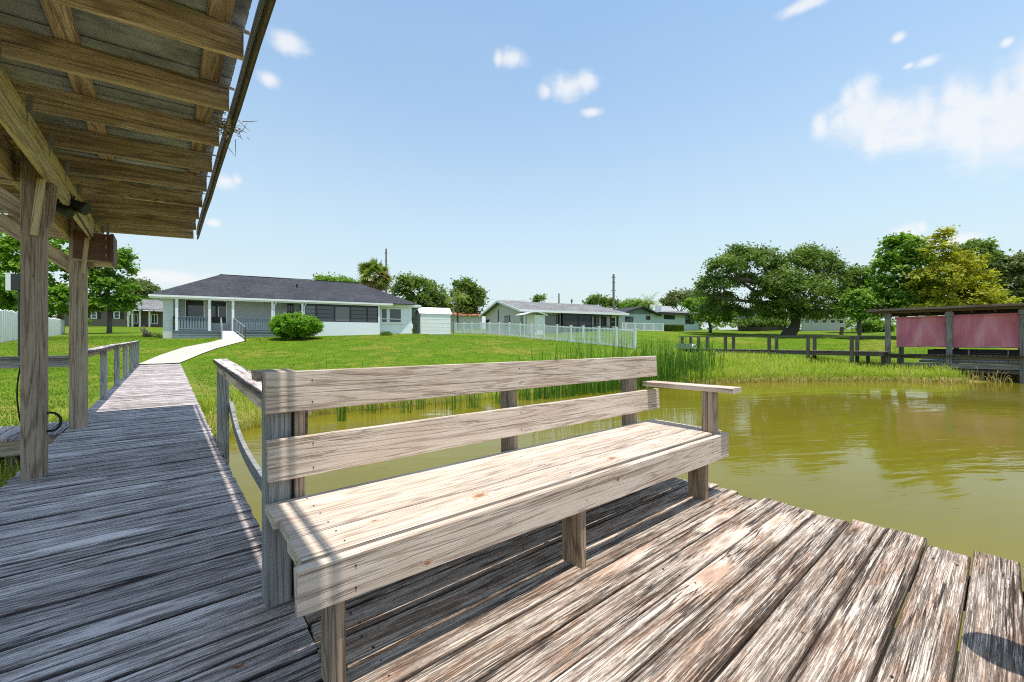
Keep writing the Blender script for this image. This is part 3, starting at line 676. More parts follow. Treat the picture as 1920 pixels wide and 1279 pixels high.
# splayed wedges at the post heads, knee brace, tie beam
for yy in PY:
    lumber('head_wedge', (-.895, yy-.092, 2.12), (-.85, yy-.092, 2.62), .05, .028, M['beam'], pav, up=(0, 1, 0))
    lumber('head_wedge', (-.83, yy-.01, 2.22), (-.795, yy-.01, 2.61), .03, .07, M['post'], pav)
lumber('knee_brace', (-.97, 8.25, 2.20), (-1.68, 8.25, 2.77), .045, .18, M['rafter'], pav)
lumber('knee_brace', (-.93, 5.53, 2.30), (-1.62, 5.53, 2.85), .045, .14, M['rafter'], pav)
lumber('tie_beam', (-1.74, 8.32, 2.72), (-.98, 8.32, 2.72), .045, .235, M['rafter'], pav)
lumber('tie_beam', (-1.74, 5.62, 2.72), (-.98, 5.62, 2.72), .045, .235, M['rafter'], pav)

# things hung in the shelter
bx = thing('rusty_box', 'rust brown wooden box hung under the far end of the shelter roof', 'box', (-.78, 8.32, 2.5))
bb = MB(); bb.box(-.985, -.625, 8.12, 8.62, 2.325, 2.70); bb.build('body', M['rust'], bx)
bb = MB(); bb.box(-.622, -.588, 8.10, 8.64, 2.31, 2.715); bb.build('lid', M['rust'], bx)
bb = MB()
for z in (2.38, 2.5, 2.62): bb.box(-.672, -.660, 8.112, 8.119, z, z+.045)
bb.build('hinge', M['metal'], bx)
bb = MB(); bb.box(-.99, -.62, 8.122, 8.61, 2.298, 2.322); bb.build('bottom_board', M['beam'], bx)
bb = MB(); bb.beam((-.80, 8.3, 2.70), (-.80, 8.3, 2.9), .03, .03, up=(1, 0, 0)); bb.beam((-.66, 8.3, 2.70), (-.66, 8.3, 2.965), .03, .03, up=(1, 0, 0)); bb.build('hanger', M['metal'], bx)
lp = thing('twin_floodlight', 'pair of brown cup shaped lamp heads fixed under the shelter beam', 'lamp', (-.78, 6.5, 2.6))
for (px, py, nm_) in ((113, 392, 'lamp_head'), (143, 386, 'lamp_head')):
    c_ = U(px, py, 0); q = Vector((U(px, py, 1)-U(px, py, 0))); s = 6.35/q.y; c_ = Vector((0, 0, H))+q*s
    r_ = .062; ax = Vector((.8, -.3, -.35)).normalized()
    lb = MB(); lb.tube([c_-ax*.09, c_-ax*.075, c_+ax*.05, c_+ax*.09], [.03, .05, r_, r_*1.08], 14, cap=True); lb.build(nm_, M['black'], lp)
    lb = MB(); lb.tube([c_-ax*.08, c_+Vector((-.02, .05, .10)), Vector((-.785, c_.y+.06, 2.70))], .012, 6); lb.build('bracket', M['black'], lp)
wire = MB(); wire.tube([(-.784, 6.3, 2.74), (-.78, 6.7, 2.63), (-.78, 7.4, 2.60), (-.782, 8.0, 2.58), (-.80, 8.10, 2.72)], .009, 6); wire.build('wire', M['black'], lp)
nest = MB()
c0 = Vector((.385, 4.15, 2.985))
for i in range(95):
    a_ = Vector((random.gauss(0, .045), random.gauss(0, .10), random.gauss(0, .035)))
    dv = Vector((random.gauss(0, 1), random.gauss(0, 1), random.gauss(-.15, .6))).normalized()*random.uniform(.04, .13)
    nest.tube([c0+a_, c0+a_+dv*.5+Vector((0, 0, random.uniform(-.01, .01))), c0+a_+dv], [.0035, .003, .0015], 4, cap=False)
tag(nest.build('twig_nest', M['twig'], at=c0), 'small ragged clump of dry twigs caught on the shelter gutter', 'nest', kind='stuff')
cc_ = MB()
path = [Vector((-.985-.022*math.sin(u*math.pi), 5.52, 1.0-.52*u)) for u in [i/10 for i in range(11)]]
cc_.tube(path, .006, 6)
loop = [Vector((-.815+.075*math.sin(u)*.9, 5.52+.02*u/6, .47+.085*math.cos(u))) for u in [i*.42 for i in range(31)]]
cc_.tube(loop, .009, 6)
tag(cc_.build('cable_coil', M['black'], at=(-.9, 5.5, .5)), 'black cable hanging in a coil on the nearest wooden post', 'cable')

# shadow-casting piling just outside the right edge of the frame
pl_ = thing('mooring_pile', 'round timber mooring pile standing at the near corner of the dock', 'piling', (2.47, -.20, 0))
pp = MB(); pp.tube([(2.47, -.20, -2), (2.47, -.20, 1.06)], .115, 16); pp.build('shaft', M['darkwood'], pl_)
pp = MB(); pp.tube([(2.47, -.20, 1.06), (2.47, -.20, 1.10)], [.125, .09], 16); pp.build('cap', M['darkwood'], pl_)

lf = MB(); c0 = Vector((.20, 1.80, .004)); n = 12; vs = [c0+Vector((0, 0, .006))]
for i in range(n):
    a_ = 2*math.pi*i/n; r_ = .011+.005*math.cos(2*a_)+.003*math.sin(5*a_); vs.append(c0+Vector((r_*math.cos(a_)*1.3, r_*math.sin(a_), .003+.008*abs(math.cos(a_)))))
lf.add(vs+[v+Vector((0, 0, .0012)) for v in vs], [(0, (i+1) % n+1, i+1) for i in range(n)]+[(n+1, n+2+i, n+2+(i+1) % n) for i in range(n)])
tag(lf.build('dry_leaf', plain('dry_leaf', (.28, .12, .045), .7), at=c0), 'small dry brown leaf lying on the shaded planks near the bench leg', 'leaf')

# ------------------------------------------------------------------ houses (s along the lake front, t back from it)
class HF:
    def __init__(h, r, d, ur=.8983, ud=.4395): h.r, h.d, h.ur, h.ud = r, d, ur, ud
    def P(h, s, t, z): return fr(h.r+h.ur*s-h.ud*t, h.d+h.ud*s+h.ur*t, z)
    def s_at(h, px, t):
        q = (px-960)/FPX; return (q*(h.d+h.ur*t)-(h.r-h.ud*t))/(h.ur-q*h.ud)
    def z_at(h, s, t, py): return H+(640-py)/FPX*(h.d+h.ud*s+h.ur*t)
    def box(h, mb, s0, s1, t0, t1, z0, z1):
        c = lambda z: [h.P(s0, t0, z), h.P(s1, t0, z), h.P(s1, t1, z), h.P(s0, t1, z)]
        return mb.hexa(c(z0), c(z1))
    def part(h, name, material, parent, boxes):
        mb = MB()
        for b_ in boxes: h.box(mb, *b_)
        return mb.build(name, material, parent)
def window(h, parent, s0, s1, t, z0, z1, fw=.05, cols=1, rows=1, frame='trim', glass='glass', proud=.04):
    """a frame proud of the wall front t, with pane children"""
    bs = [(s0, s1, t-proud, t+.02, z0, z0+fw), (s0, s1, t-proud, t+.02, z1-fw, z1), (s0, s0+fw, t-proud, t+.02, z0+fw, z1-fw), (s1-fw, s1, t-proud, t+.02, z0+fw, z1-fw)]
    for i in range(1, cols): c_ = s0+(s1-s0)*i/cols; bs.append((c_-fw*.4, c_+fw*.4, t-proud*.8, t+.02, z0+fw, z1-fw))
    for i in range(1, rows):
        c_ = z0+(z1-z0)*i/rows
        for j in range(cols):
            a_ = s0+(s1-s0)*j/cols+(fw if j == 0 else fw*.4); e_ = s0+(s1-s0)*(j+1)/cols-(fw if j == cols-1 else fw*.4)
            bs.append((a_, e_, t-proud*.7, t+.02, c_-fw*.3, c_+fw*.3))
    w_ = h.part('window', M[frame], parent, bs)
    for j in range(cols):
        a_ = s0+(s1-s0)*j/cols; e_ = s0+(s1-s0)*(j+1)/cols
        mb = MB(); h.box(mb, a_+.01, e_-.01, t-.012, t+.015, z0+.01, z1-.01)
        p_ = mb.build('pane', M[glass], None, at=parent.location); p_.parent = w_; p_.location = (0, 0, 0)
    return w_

h1 = HF(-23.9, 28.0); hz = 1.50
hs = thing('lake_house', 'white single storey house with dark shingle hip roof and railed porch', 'house', h1.P(8, 4, hz))
EZ = 4.38; Lr = 17.9; Dp = 11.
# roof: hip with fascia
rb = MB()
def roofpt(s, t, z): return h1.P(s, t, z)
e0 = [(-.5, 0), (15.4, 0), (15.4, .55), (Lr, .55), (Lr, Dp), (-.5, Dp)]
ridge0, ridge1 = (2.56, 5.5, 6.68), (13.4, 5.5, 6.60)
vs = [roofpt(-.5, 0, EZ), roofpt(15.4, 0, EZ), roofpt(Lr, .55, EZ), roofpt(Lr, Dp, EZ), roofpt(-.5, Dp, EZ), roofpt(*ridge0), roofpt(*ridge1)]
top = vs; low = [v-Vector((0, 0, .06)) for v in vs]
F_ = [(0, 1, 6, 5), (1, 2, 6), (2, 3, 6), (3, 4, 5, 6), (4, 0, 5)]
rb.add(top+low, F_+[tuple(i+7 for i in reversed(f)) for f in F_]+[(0, 7, 8, 1), (1, 8, 9, 2), (2, 9, 10, 3), (3, 10, 11, 4), (4, 11, 7, 0)])
rf = rb.build('roof', M['shingle'], hs)
mb = MB()
for s0, z0, z1 in ((8.2, 5.6, 5.95), (11, 5.3, 5.5)):
    q = h1.P(s0, 3.2, z0); mb.tube([q, q+Vector((0, 0, z1-z0))], .07, 8)
vp = mb.build('vent_pipe', M['black'], None, at=hs.location); vp.parent = rf; vp.location = (0, 0, 0)
h1.part('ridge_cap', M['shingle'], hs, [(2.5, 13.4, 5.42, 5.58, 6.66, 6.70)])
h1.part('fascia', M['trim'], hs, [(-.5, 15.4, -.03, .0, 4.10, 4.33), (15.4, Lr, .52, .55, 4.10, 4.33), (-.53, -.5, -.03, Dp, 4.10, 4.33), (Lr, Lr+.03, .52, Dp, 4.10, 4.33)])
h1.part('gutter', M['trim'], hs, [(-.55, 15.45, -.12, -.035, 4.20, 4.34), (15.46, Lr+.05, .43, .515, 4.20, 4.34)])
h1.part('soffit', M['trim'], hs, [(-.49, 15.39, .0, 1.5, 4.22, 4.25), (15.4, Lr-.01, .56, 1.2, 4.22, 4.25), (-.49, .2, 1.5, Dp-.1, 4.22, 4.25)])
PT = 1.35                        # porch wall set back
sP = h1.s_at(325, .35); sF = h1.s_at(567, .3); sW = h1.s_at(708, .35); sR = h1.s_at(772, .64)
h1.part('wall', M['wallblock'], hs, [(.12, sP, .3, 2.2, hz-.4, 4.22)])
h1.part('wall_joint', M['wallgrey'], hs, [(.125, sP-.005, .294, .299, z, z+.012) for z in (2.1, 2.62, 3.14, 3.66)])
h1.part('porch_wall', M['wallgrey'], hs, [(sP, sF-.1, PT, PT+.2, hz-.4, 4.22)])
h1.part('enclosure_side_wall', M['wallgrey'], hs, [(sF-.1, sF+.05, .9, PT+.2, hz-.4, 4.22), (sF-.1, sF+.05, .06, .9, 3.95, 4.22)])
h1.part('front_wall', M['wallwhite'], hs, [(sF+.05, sW, .06, .26, hz-.4, 2.72)])
h1.part('right_wall', M['wallwhite'], hs, [(sW+.05, sR, .64, .84, hz-.4, 4.22), (sR-.2, sR, .84, Dp-.6, hz-.4, 4.22)])
h1.part('corner_board', M['trim'], hs, [(sW, sW+.14, .05, .9, hz-.4, 4.22)])
h1.part('back_wall', M['wallwhite'], hs, [(.12, sR, Dp-.8, Dp-.6, hz-.4, 4.22), (.12, .32, 2.2, Dp-.8, hz-.4, 4.22)])
h1.part('interior_wall', M['wallgrey'], hs, [(sF, sR-.3, 4.0, 4.1, hz, 4.22)])
h1.part('interior_floor', M['wallgrey'], hs, [(sF+.06, sR-.25, 1.15, 4.0, hz+.1, hz+.2)])
# black framed windows of the enclosed room
wpx = [575, 592.5, 627, 656, 688, 707]
ws = [h1.s_at(p, .3) for p in (569, 593, 627, 656.5, 688, 707.5)]
for a_, e_, gl in zip(ws[:-1], ws[1:], ('curtain', 'glass', 'curtain', 'glass', 'glass')):
    window(h1, hs, a_, e_, .12, 2.72, 4.0, .06, 1, 4 if gl == 'glass' else 1 if e_-a_ > .9 else 4, 'frame', gl)
h1.part('header', M['frame'], hs, [(sF+.05, sW, .06, .26, 4.0, 4.2)])
window(h1, hs, h1.s_at(714, .64), h1.s_at(726.5, .64), .64, 2.75, 4.0, .07, 1, 1, 'trim', 'glass')
window(h1, hs, h1.s_at(729, .64), h1.s_at(753, .64), .64, 2.75, 4.0, .07, 1, 1, 'trim', 'glass')
sa, sb = h1.s_at(713, .64), h1.s_at(754, .64)
h1.part('window_sill', M['trim'], hs, [(sa-.1, sb+.1, .56, .63, 2.66, 2.74)])
h1.part('meeting_rail', M['trim'], hs, [(sa+.05, sb-.05, .58, .625, 3.05, 3.11)])
# porch openings
z_ = lambda py, s, t: h1.z_at(s, t, py)
for pa, pb, zlo in ((347, 384, 2.62), (393, 426, 2.50)):
    a_, e_ = h1.s_at(pa, PT), h1.s_at(pb, PT)
    w_ = window(h1, hs, a_, e_, PT, zlo, 4.2, .06, 2 if pa > 390 else 1, 1, 'trim', 'glass')
    mb = MB(); h1.box(mb, a_+.07, e_-.07, PT-.05, PT-.042, 3.78, 4.14)
    o = mb.build('blind', M['frame'], None, at=hs.location); o.parent = w_; o.location = (0, 0, 0)
    if pa > 390:
        mb = MB(); h1.box(mb, a_+.07, e_-.07, PT-.05, PT-.042, zlo+.03, zlo+.48)
        o = mb.build('kick_panel', M['frame'], None, at=hs.location); o.parent = w_; o.location = (0, 0, 0)
# open door at the end of the porch
a_, e_ = h1.s_at(539, PT), h1.s_at(550, PT)
w_ = window(h1, hs, a_, e_, PT, 2.3, 4.15, .06, 2, 3, 'frame', 'glass')
dd_ = h1.part('door', M['frame'], hs, [(sF-.16, sF-.11, .92, 1.32, 2.0, 4.05)])
# porch deck, posts, rails
PZ = 1.93
h1.part('porch_deck', M['bluegrey'], hs, [(sP+.01, sF-.11, -.05, PT-.01, PZ-.06, PZ)])
for k_, z in enumerate((hz-.15, hz+.10, hz+.25)):
    h1.part('skirt_board', M['bluegrey'], hs, [(sP+.02, sF-.12, -.02, .03, z, z+.135 if k_ else z+.23)])
for px in (331.5, 393, 437, 511, 567):
    s_ = h1.s_at(px, .05)
    h1.part('porch_post', M['trim'], hs, [(s_-.075, s_+.075, .01, .16, hz-.25 if px in (331.5, 511) else PZ, 4.22)])
for px in (511, 567):
    s_ = h1.s_at(px, .05); mb = MB(); q = lambda s, t, z: h1.P(s, t, z)
    mb.tube([q(s_+.28, -.09, 4.2), q(s_+.24, -.02, 4.05), q(s_+.14, .03, 3.9), q(s_+.13, .06, 3.6), q(s_+.13, .06, hz-.05 if px == 511 else 2.8)], .04, 8)
    mb.build('downspout', M['trim'], hs)
def porch_rail(pa, pb):
    a_, e_ = h1.s_at(pa, .08), h1.s_at(pb, .08)
    r_ = h1.part('porch_railing', M['bluegrey'], hs, [(a_, e_, .03, .17, PZ+.93, PZ+.97), (a_, e_, .07, .11, PZ+.08, PZ+.15)])
    n = int((e_-a_)/.15)
    bs = [(a_+(e_-a_)*(i+.5)/n-.05, a_+(e_-a_)*(i+.5)/n+.05, .08, .10, PZ+.152, PZ+.928) for i in range(n)]
    mb = MB()
    for b_ in bs: h1.box(mb, *b_)
    o = mb.build('balusters', M['bluegrey'], None, at=hs.location); o.parent = r_; o.location = (0, 0, 0); o['kind'] = 'stuff'
porch_rail(333, 392); porch_rail(438, 510); porch_rail(513, 565)
h1.part('porch_side_rail', M['frame'], hs, [(sP+.03, sP+.09, .1, PT-.05, PZ+.9, PZ+.97), (sP+.03, sP+.09, .1, .16, hz, PZ+.9)])
h1.part('bench_seat', M['frame'], hs, [(h1.s_at(349, PT-.3), h1.s_at(385, PT-.3), PT-.5, PT-.1, PZ+.78, PZ+.86)])

# ramp from the porch to the path
rp = thing('porch_ramp', 'white boarded ramp with grey handrails leading up to the house porch', 'ramp', h1.P(h1.s_at(427, 0), -.1, hz))
ra, rb_ = h1.s_at(414.5, -.05), h1.s_at(438, -.05)
t1 = -2.3
qa, qb = hit(416, 638.5), hit(460, 641)
c0, c1 = h1.P(ra, -.06, PZ-.01), h1.P(rb_, -.06, PZ-.01)
qa.z = gz(qa.x, qa.y)+.07; qb.z = gz(qb.x, qb.y)+.07
n = 14
for i in range(n):
    mb = MB(); u0, u1 = i/n+.002, (i+1)/n-.002
    a0, a1, b0, b1 = c0.lerp(qa, u0), c0.lerp(qa, u1), c1.lerp(qb, u0), c1.lerp(qb, u1); dz = Vector((0, 0, -.04))
    mb.hexa([a1+dz, b1+dz, b0+dz, a0+dz], [a1, b1, b0, a0]); mb.build('ramp_board', M['trim'], rp)
for (p0, p1, nm_, rust) in ((c0, qa, 'grey', 0), (c1, qb, 'brown', 1)):
    mb = MB(); up = Vector((0, 0, .93)); mb.beam(p0+up, p1+up*.93, .07, .05); mb.beam(p0+up*.2, p1+up*.2, .04, .06)
    hr = mb.build('handrail', M['metal'], rp)
    for i in range(5):
        q = p0.lerp(p1, i/4); mb = MB(); last = rust and i == 4
        mb.beam(q-Vector((0, 0, .05)), q+up*(.96 if last else .9), .085 if i in (0, 4) else .05, .085 if i in (0, 4) else .05, up=(1, 0, 0))
        mb.build('rail_post', M['rust'] if last else M['metal'], rp)

# tool shed right of the house
h2 = HF(*((812-960)/FPX*38, 38)); sh = thing('garden_shed', 'small white garden shed with rounded barn roof beside the house', 'shed', h2.P(0, 0, 1.85))
sa, sb = h2.s_at(787.5, 0), h2.s_at(845.5, 0); zb = h2.z_at(0, 0, 627.5); ze = h2.z_at(0, 0, 588); zt = h2.z_at(0, 1.2, 577.5)
D2 = 2.9
h2.part('front_wall', M['white'], sh, [(sa, sb, 0, .05, zb, ze)])
h2.part('siding_rib', M['trim'], sh, [(sa+.01, sb-.01, -.008, -.001, zb+.35*i, zb+.35*i+.015) for i in range(1, 6)])
def gp(s): return [h2.P(s, 0, zb), h2.P(s, D2, zb), h2.P(s, D2, ze), h2.P(s, D2*.78, (ze+zt)/2+.2), h2.P(s, D2*.5, zt), h2.P(s, D2*.22, (ze+zt)/2+.2), h2.P(s, 0, ze)]
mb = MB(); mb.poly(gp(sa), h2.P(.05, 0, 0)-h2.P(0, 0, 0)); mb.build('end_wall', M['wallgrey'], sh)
mb = MB(); mb.poly(gp(sb-.05), h2.P(.05, 0, 0)-h2.P(0, 0, 0)); mb.build('end_wall', M['white'], sh)
pr = gp(sa-.08)[2:]; off = h2.P(sb-sa+.16, 0, 0)-h2.P(0, 0, 0); mb = MB()
pr = [h2.P(sa-.08, D2+.05, ze-.04)]+gp(sa-.08)[2:7][0:0]+[h2.P(sa-.08, D2*.79, (ze+zt)/2+.23), h2.P(sa-.08, D2*.5, zt+.04), h2.P(sa-.08, D2*.21, (ze+zt)/2+.23), h2.P(sa-.08, -.06, ze-.03)]
for a_, e_ in zip(pr[:-1], pr[1:]):
    dz = Vector((0, 0, -.03)); mb.add([a_, e_, e_+off, a_+off, a_+dz, e_+dz, e_+off+dz, a_+off+dz], [(0, 1, 2, 3), (7, 6, 5, 4), (0, 4, 5, 1), (1, 5, 6, 2), (2, 6, 7, 3), (3, 7, 4, 0)])
mb.build('roof', M['white'], sh)
h2.part('base_skid', M['frame'], sh, [(sa, sb, .05, D2-.05, zb-.35, zb-.01)])
h2.part('vent', M['frame'], sh, [(sa-.03, sa-.002, 1.15, 1.55, zt-.62, zt-.28)])

# tan gabled house
h3 = HF(.8, 43.0); b3 = 2.05; E3 = 4.52
t3 = thing('tan_house', 'tan gabled house with grey roof and dark screened porch behind the white fence', 'house', h3.P(6, 5, b3))
G = 11.; Lh = h3.s_at(1172, 0)
h3.part('wall', M['tan'], t3, [(.5, Lh-.3, .6, .8, b3-.4, E3-.1), (.5, Lh-.3, G-.7, G-.5, b3-.4, E3-.1), (Lh-.5, Lh-.3, .8, G-.7, b3-.4, E3-.1)])
mb = MB(); mb.poly([h3.P(.5, .6, b3-.4), h3.P(.5, G-.5, b3-.4), h3.P(.5, G-.5, E3), h3.P(.5, 5.5, 5.75), h3.P(.5, .6, E3)], h3.P(.2, 0, 0)-h3.P(0, 0, 0)); mb.build('gable_wall', M['tan'], t3)
mb = MB()
for (ta, za, tb, zb_) in ((-.1, E3-.02, 5.5, 5.92), (5.5, 5.92, G, E3-.02)):
    mb.hexa([h3.P(-.1, ta, za-.12), h3.P(Lh+.5, ta, za-.12), h3.P(Lh-.2, tb, zb_-.12), h3.P(-.1, tb, zb_-.12)] if tb > ta and ta < 1 else [h3.P(-.1, ta, za-.12), h3.P(Lh-.2, ta, za-.12), h3.P(Lh+.5, tb, zb_-.12), h3.P(-.1, tb, zb_-.12)],
            [h3.P(-.1, ta, za), h3.P(Lh+.5, ta, za), h3.P(Lh-.2, tb, zb_), h3.P(-.1, tb, zb_)] if ta < 1 else [h3.P(-.1, ta, za), h3.P(Lh-.2, ta, za), h3.P(Lh+.5, tb, zb_), h3.P(-.1, tb, zb_)])
mb.build('roof', M['shinglegrey'], t3)
h3.part('fascia', M['trim'], t3, [(-.12, Lh+.52, -.16, -.11, E3-.26, E3-.02)])
mb = MB()
for (ta, za, tb, zb_) in ((-.1, E3-.02, 5.5, 5.92), (G, E3-.02, 5.5, 5.92)): mb.beam(h3.P(-.14, ta, za-.11), h3.P(-.14, tb, zb_-.11), .05, .22)
mb.build('barge_board', M['trim'], t3)
for pa, pb, za, zb_ in ((935, 950, 3.15, 3.95),):
    pass
def gwin(ta, tb, z0, z1, fr_='frame', gl='glass'):     # window on the gable end (s = .5 face)
    mb = MB(); c_ = lambda z: [h3.P(.44, ta, z), h3.P(.5, ta, z), h3.P(.5, tb, z), h3.P(.44, tb, z)]
    mb.hexa(c_(z0), c_(z1)); w_ = mb.build('window', M[fr_], t3)
    mb = MB(); c_ = lambda z: [h3.P(.425, ta+.08, z), h3.P(.435, ta+.08, z), h3.P(.435, tb-.08, z), h3.P(.425, tb-.08, z)]
    mb.hexa(c_(z0+.08), c_(z1-.08)); p_ = mb.build('pane', M[gl], None, at=t3.location); p_.parent = w_; p_.location = (0, 0, 0)
gwin(3.3, 4.7, 2.95, 4.05); gwin(9.2, 10.2, 2.5, 3.9)
mb = MB(); q = h3.P(.42, 6.4, 2.9); mb.tube([q, q+Vector((0, 0, 2.)),], .05, 6); mb.build('conduit', M['frame'], t3)
window(h3, t3, h3.s_at(1021, .6), h3.s_at(1044, .6), .6, 2.75, 4.1, .07, 1, 1, 'frame', 'curtain')
h3.part('shutter', M['frame'], t3, [(h3.s_at(p, .6)-.12, h3.s_at(p, .6)+.12, .55, .6, 2.7, 4.15) for p in (1047, 1157.5)])
sa, sb = h3.s_at(1056, -.05), h3.s_at(1146, -.05)
pz = b3+.1
h3.part('porch_screen', M['screen'], t3, [(sa+.05, h3.s_at(1108, 0), .0, .02, pz, E3-.27)])
h3.part('porch_floor', M['concrete'], t3, [(sa, sb, -.1, .6, b3-.3, pz)])
h3.part('porch_frame', M['frame'], t3, [(s_-.06, s_+.06, -.08, .06, pz, E3-.26) for s_ in (sa, h3.s_at(1085, 0), h3.s_at(1109, 0), h3.s_at(1128, 0), sb)]+[(sa+.06, sb-.06, -.05, .05, pz+.75, pz+.83), (sa+.06, sb-.06, -.05, .05, E3-.42, E3-.27)])
h3.part('recess_shade_panel', M['dark'], t3, [(sa+.1, h3.s_at(1106, .5), .5, .58, pz, E3-.2)])  # near-black panel over the wall, painted stand-in for the porch's inner shade
for pa in (1118, 1132, 1149): window(h3, t3, h3.s_at(pa-5, .6), h3.s_at(pa+5, .6), .6, 2.9, 4.05, .07, 1, 2, 'trim' if pa > 1140 else 'frame', 'glass')
bs = [(h3.s_at(1060+i*7, .25)-.25, h3.s_at(1060+i*7, .25)+.2, .2, .45, pz, pz+.85) for i in range(3)]
h3.part('porch_chair', M['metal'], t3, bs)

# small white shed and its curved awning in front of the tan house
h4 = HF((1003-960)/FPX*40.5, 40.5); s4 = thing('white_playhouse', 'little white shed with curved awning roof in front of the tan house', 'shed', h4.P(0, 0, 2.0))
sa, sb = h4.s_at(1003, 0), h4.s_at(1022, 0); zb = h4.z_at(0, 0, 630); ze = h4.z_at(0, 0, 591)
h4.part('wall', M['white'], s4, [(sa, sb, 0, 1.6, zb, ze)])
h4.part('door', M['trim'], s4, [(sa+.15, sb-.12, -.05, -.002, zb+.1, ze-.25)])
mb = MB(); prof = [(h4.s_at(981, 0)+(h4.s_at(1024, 0)-h4.s_at(981, 0))*i/8, ze-.1+.36*math.sin(math.pi*(.06+.9*i/8))) for i in range(9)]
for (a_, za), (e_, z1) in zip(prof[:-1], prof[1:]):
    h_ = Vector((0, 0, .05)); q = [h4.P(a_, -.35, za), h4.P(e_, -.35, z1), h4.P(e_, 1.7, z1), h4.P(a_, 1.7, za)]; mb.hexa(q, [v+h_ for v in q])
mb.build('awning_roof', M['white'], s4)
h4.part('awning_post', M['trim'], s4, [(h4.s_at(983, 0), h4.s_at(983, 0)+.06, .0, .06, zb, ze)])

# pale blue house with low dark gable
h5 = HF((1162-960)/FPX*60, 60); b5 = 2.6; t5 = thing('pale_blue_house', 'pale blue low house with dark green gable beyond the short white fence', 'house', h5.P(6, 5, b5))
sR5 = h5.s_at(1310, 0); zE = h5.z_at(0, 0, 588.5)
sM = h5.s_at(1232, 0)
h5.part('wall', M['palewall'], t5, [(0, sR5, 0, .2, b5-.5, zE+.3), (sR5-.2, sR5, .2, 9, b5-.5, zE+.3), (0, .2, .2, 9, b5-.5, zE+.3)])
za = h5.z_at(h5.s_at(1200, 0), 0, 577)
mb = MB(); mb.poly([h5.P(.1, -.05, zE), h5.P(sM-.8, -.05, zE+.05), h5.P(h5.s_at(1200, 0), -.05, za)], h5.P(0, .1, 0)-h5.P(0, 0, 0)); mb.build('gable', M['bluegrey'], t5)
mb = MB(); sm_ = h5.s_at(1200, 0)
for (a_, z0, e_, z1) in ((-.6, zE-.05, sm_, za+.15), (sm_, za+.15, sM+.3, zE+.0)):
    mb.hexa([h5.P(a_, -.7, z0-.15), h5.P(e_, -.7, z1-.15), h5.P(e_, 9.5, z1-.15), h5.P(a_, 9.5, z0-.15)], [h5.P(a_, -.7, z0), h5.P(e_, -.7, z1), h5.P(e_, 9.5, z1), h5.P(a_, 9.5, z0)])
mb.build('gable_roof', M['shingle'], t5)
mb = MB(); mb.hexa([h5.P(sM-.6, -.7, zE+.15), h5.P(sR5+.6, -.7, zE+.35), h5.P(sR5+.6, 6, zE+1.25), h5.P(sM-.6, 6, zE+1.05)], [h5.P(sM-.6, -.7, zE+.3), h5.P(sR5+.6, -.7, zE+.5), h5.P(sR5+.6, 6, zE+1.4), h5.P(sM-.6, 6, zE+1.2)])
mb.build('low_roof', M['shinglegrey'], t5)
h5.part('eave_board', M['frame'], t5, [(sM-.6, sR5+.6, -.76, -.71, zE+.1, zE+.42)])
h5.part('chimney', M['trim'], t5, [(h5.s_at(1240, 4), h5.s_at(1259, 4), 4, 5.4, zE+.8, h5.z_at(sM, 4, 572))])
for pa, pb, y0, y1 in ((1172, 1187, 594, 604), (1211, 1219, 592.5, 600), (1245, 1265, 590.5, 599), (1285, 1301, 590, 608)):
    window(h5, t5, h5.s_at(pa, 0), h5.s_at(pb, 0), 0, h5.z_at(h5.s_at(pa, 0), 0, y1), h5.z_at(h5.s_at(pa, 0), 0, y0), .08, 2 if pb-pa > 12 else 1, 1, 'frame', 'glass')

# brown house far left, orange roofed house, and pale houses behind the oak
h6 = HF((150-960)/FPX*64, 64); b6 = 3.55; t6 = thing('brown_brick_house', 'brown brick house with dark shutters far behind the left lawn', 'house', h6.P(5, 4, b6))
zE6 = h6.z_at(4, 0, 581); sA, sB, sC = h6.s_at(120, 0), h6.s_at(237, 0), h6.s_at(330, 0)
h6.part('wall', M['brown'], t6, [(sA, sB, 0, .2, b6-.6, zE6), (sB+.01, sC, 1.6, 1.8, b6-.6, zE6)])
mb = MB(); mb.hexa([h6.P(sA-.5, -.5, zE6), h6.P(sC, -.5, zE6), h6.P(sC, 6, zE6+2.1), h6.P(sA-.5, 6, zE6+2.1)], [h6.P(sA-.5, -.5, zE6+.15), h6.P(sC, -.5, zE6+.15), h6.P(sC, 6, zE6+2.25), h6.P(sA-.5, 6, zE6+2.25)]); mb.build('roof', M['shinglegrey'], t6)
for pc in (176, 219):
    a_, e_ = h6.s_at(pc-6, 0), h6.s_at(pc+6, 0); z0, z1 = h6.z_at(a_, 0, 598), h6.z_at(a_, 0, 584.5)
    window(h6, t6, a_, e_, 0, z0, z1, .13, 1, 2, 'trim', 'glass'); h6.part('shutter', M['frame'], t6, [(a_-.45, a_-.06, -.06, -.01, z0, z1), (e_+.06, e_+.45, -.06, -.01, z0, z1)])
for px in (240, 248, 262, 280): s_ = h6.s_at(px, .1); h6.part('porch_post', M['trim'], t6, [(s_-.1, s_+.1, .1, .3, b6-.5, zE6)])
for pc in (252, 289): window(h6, t6, h6.s_at(pc-6, 1.6), h6.s_at(pc+7, 1.6), 1.6, b6+.5, zE6-.5, .14, 2, 1, 'trim', 'glass')
h7 = HF((838-960)/FPX*68, 68); t7 = thing('orange_roof_house', 'small house with orange tiled roof between the shed and the tan house', 'house', h7.P(2, 3, 3))
zE7 = h7.z_at(2, 0, 592)
h7.part('wall', M['tan'], t7, [(0, 6.2, 0, .2, 2.3, zE7)])
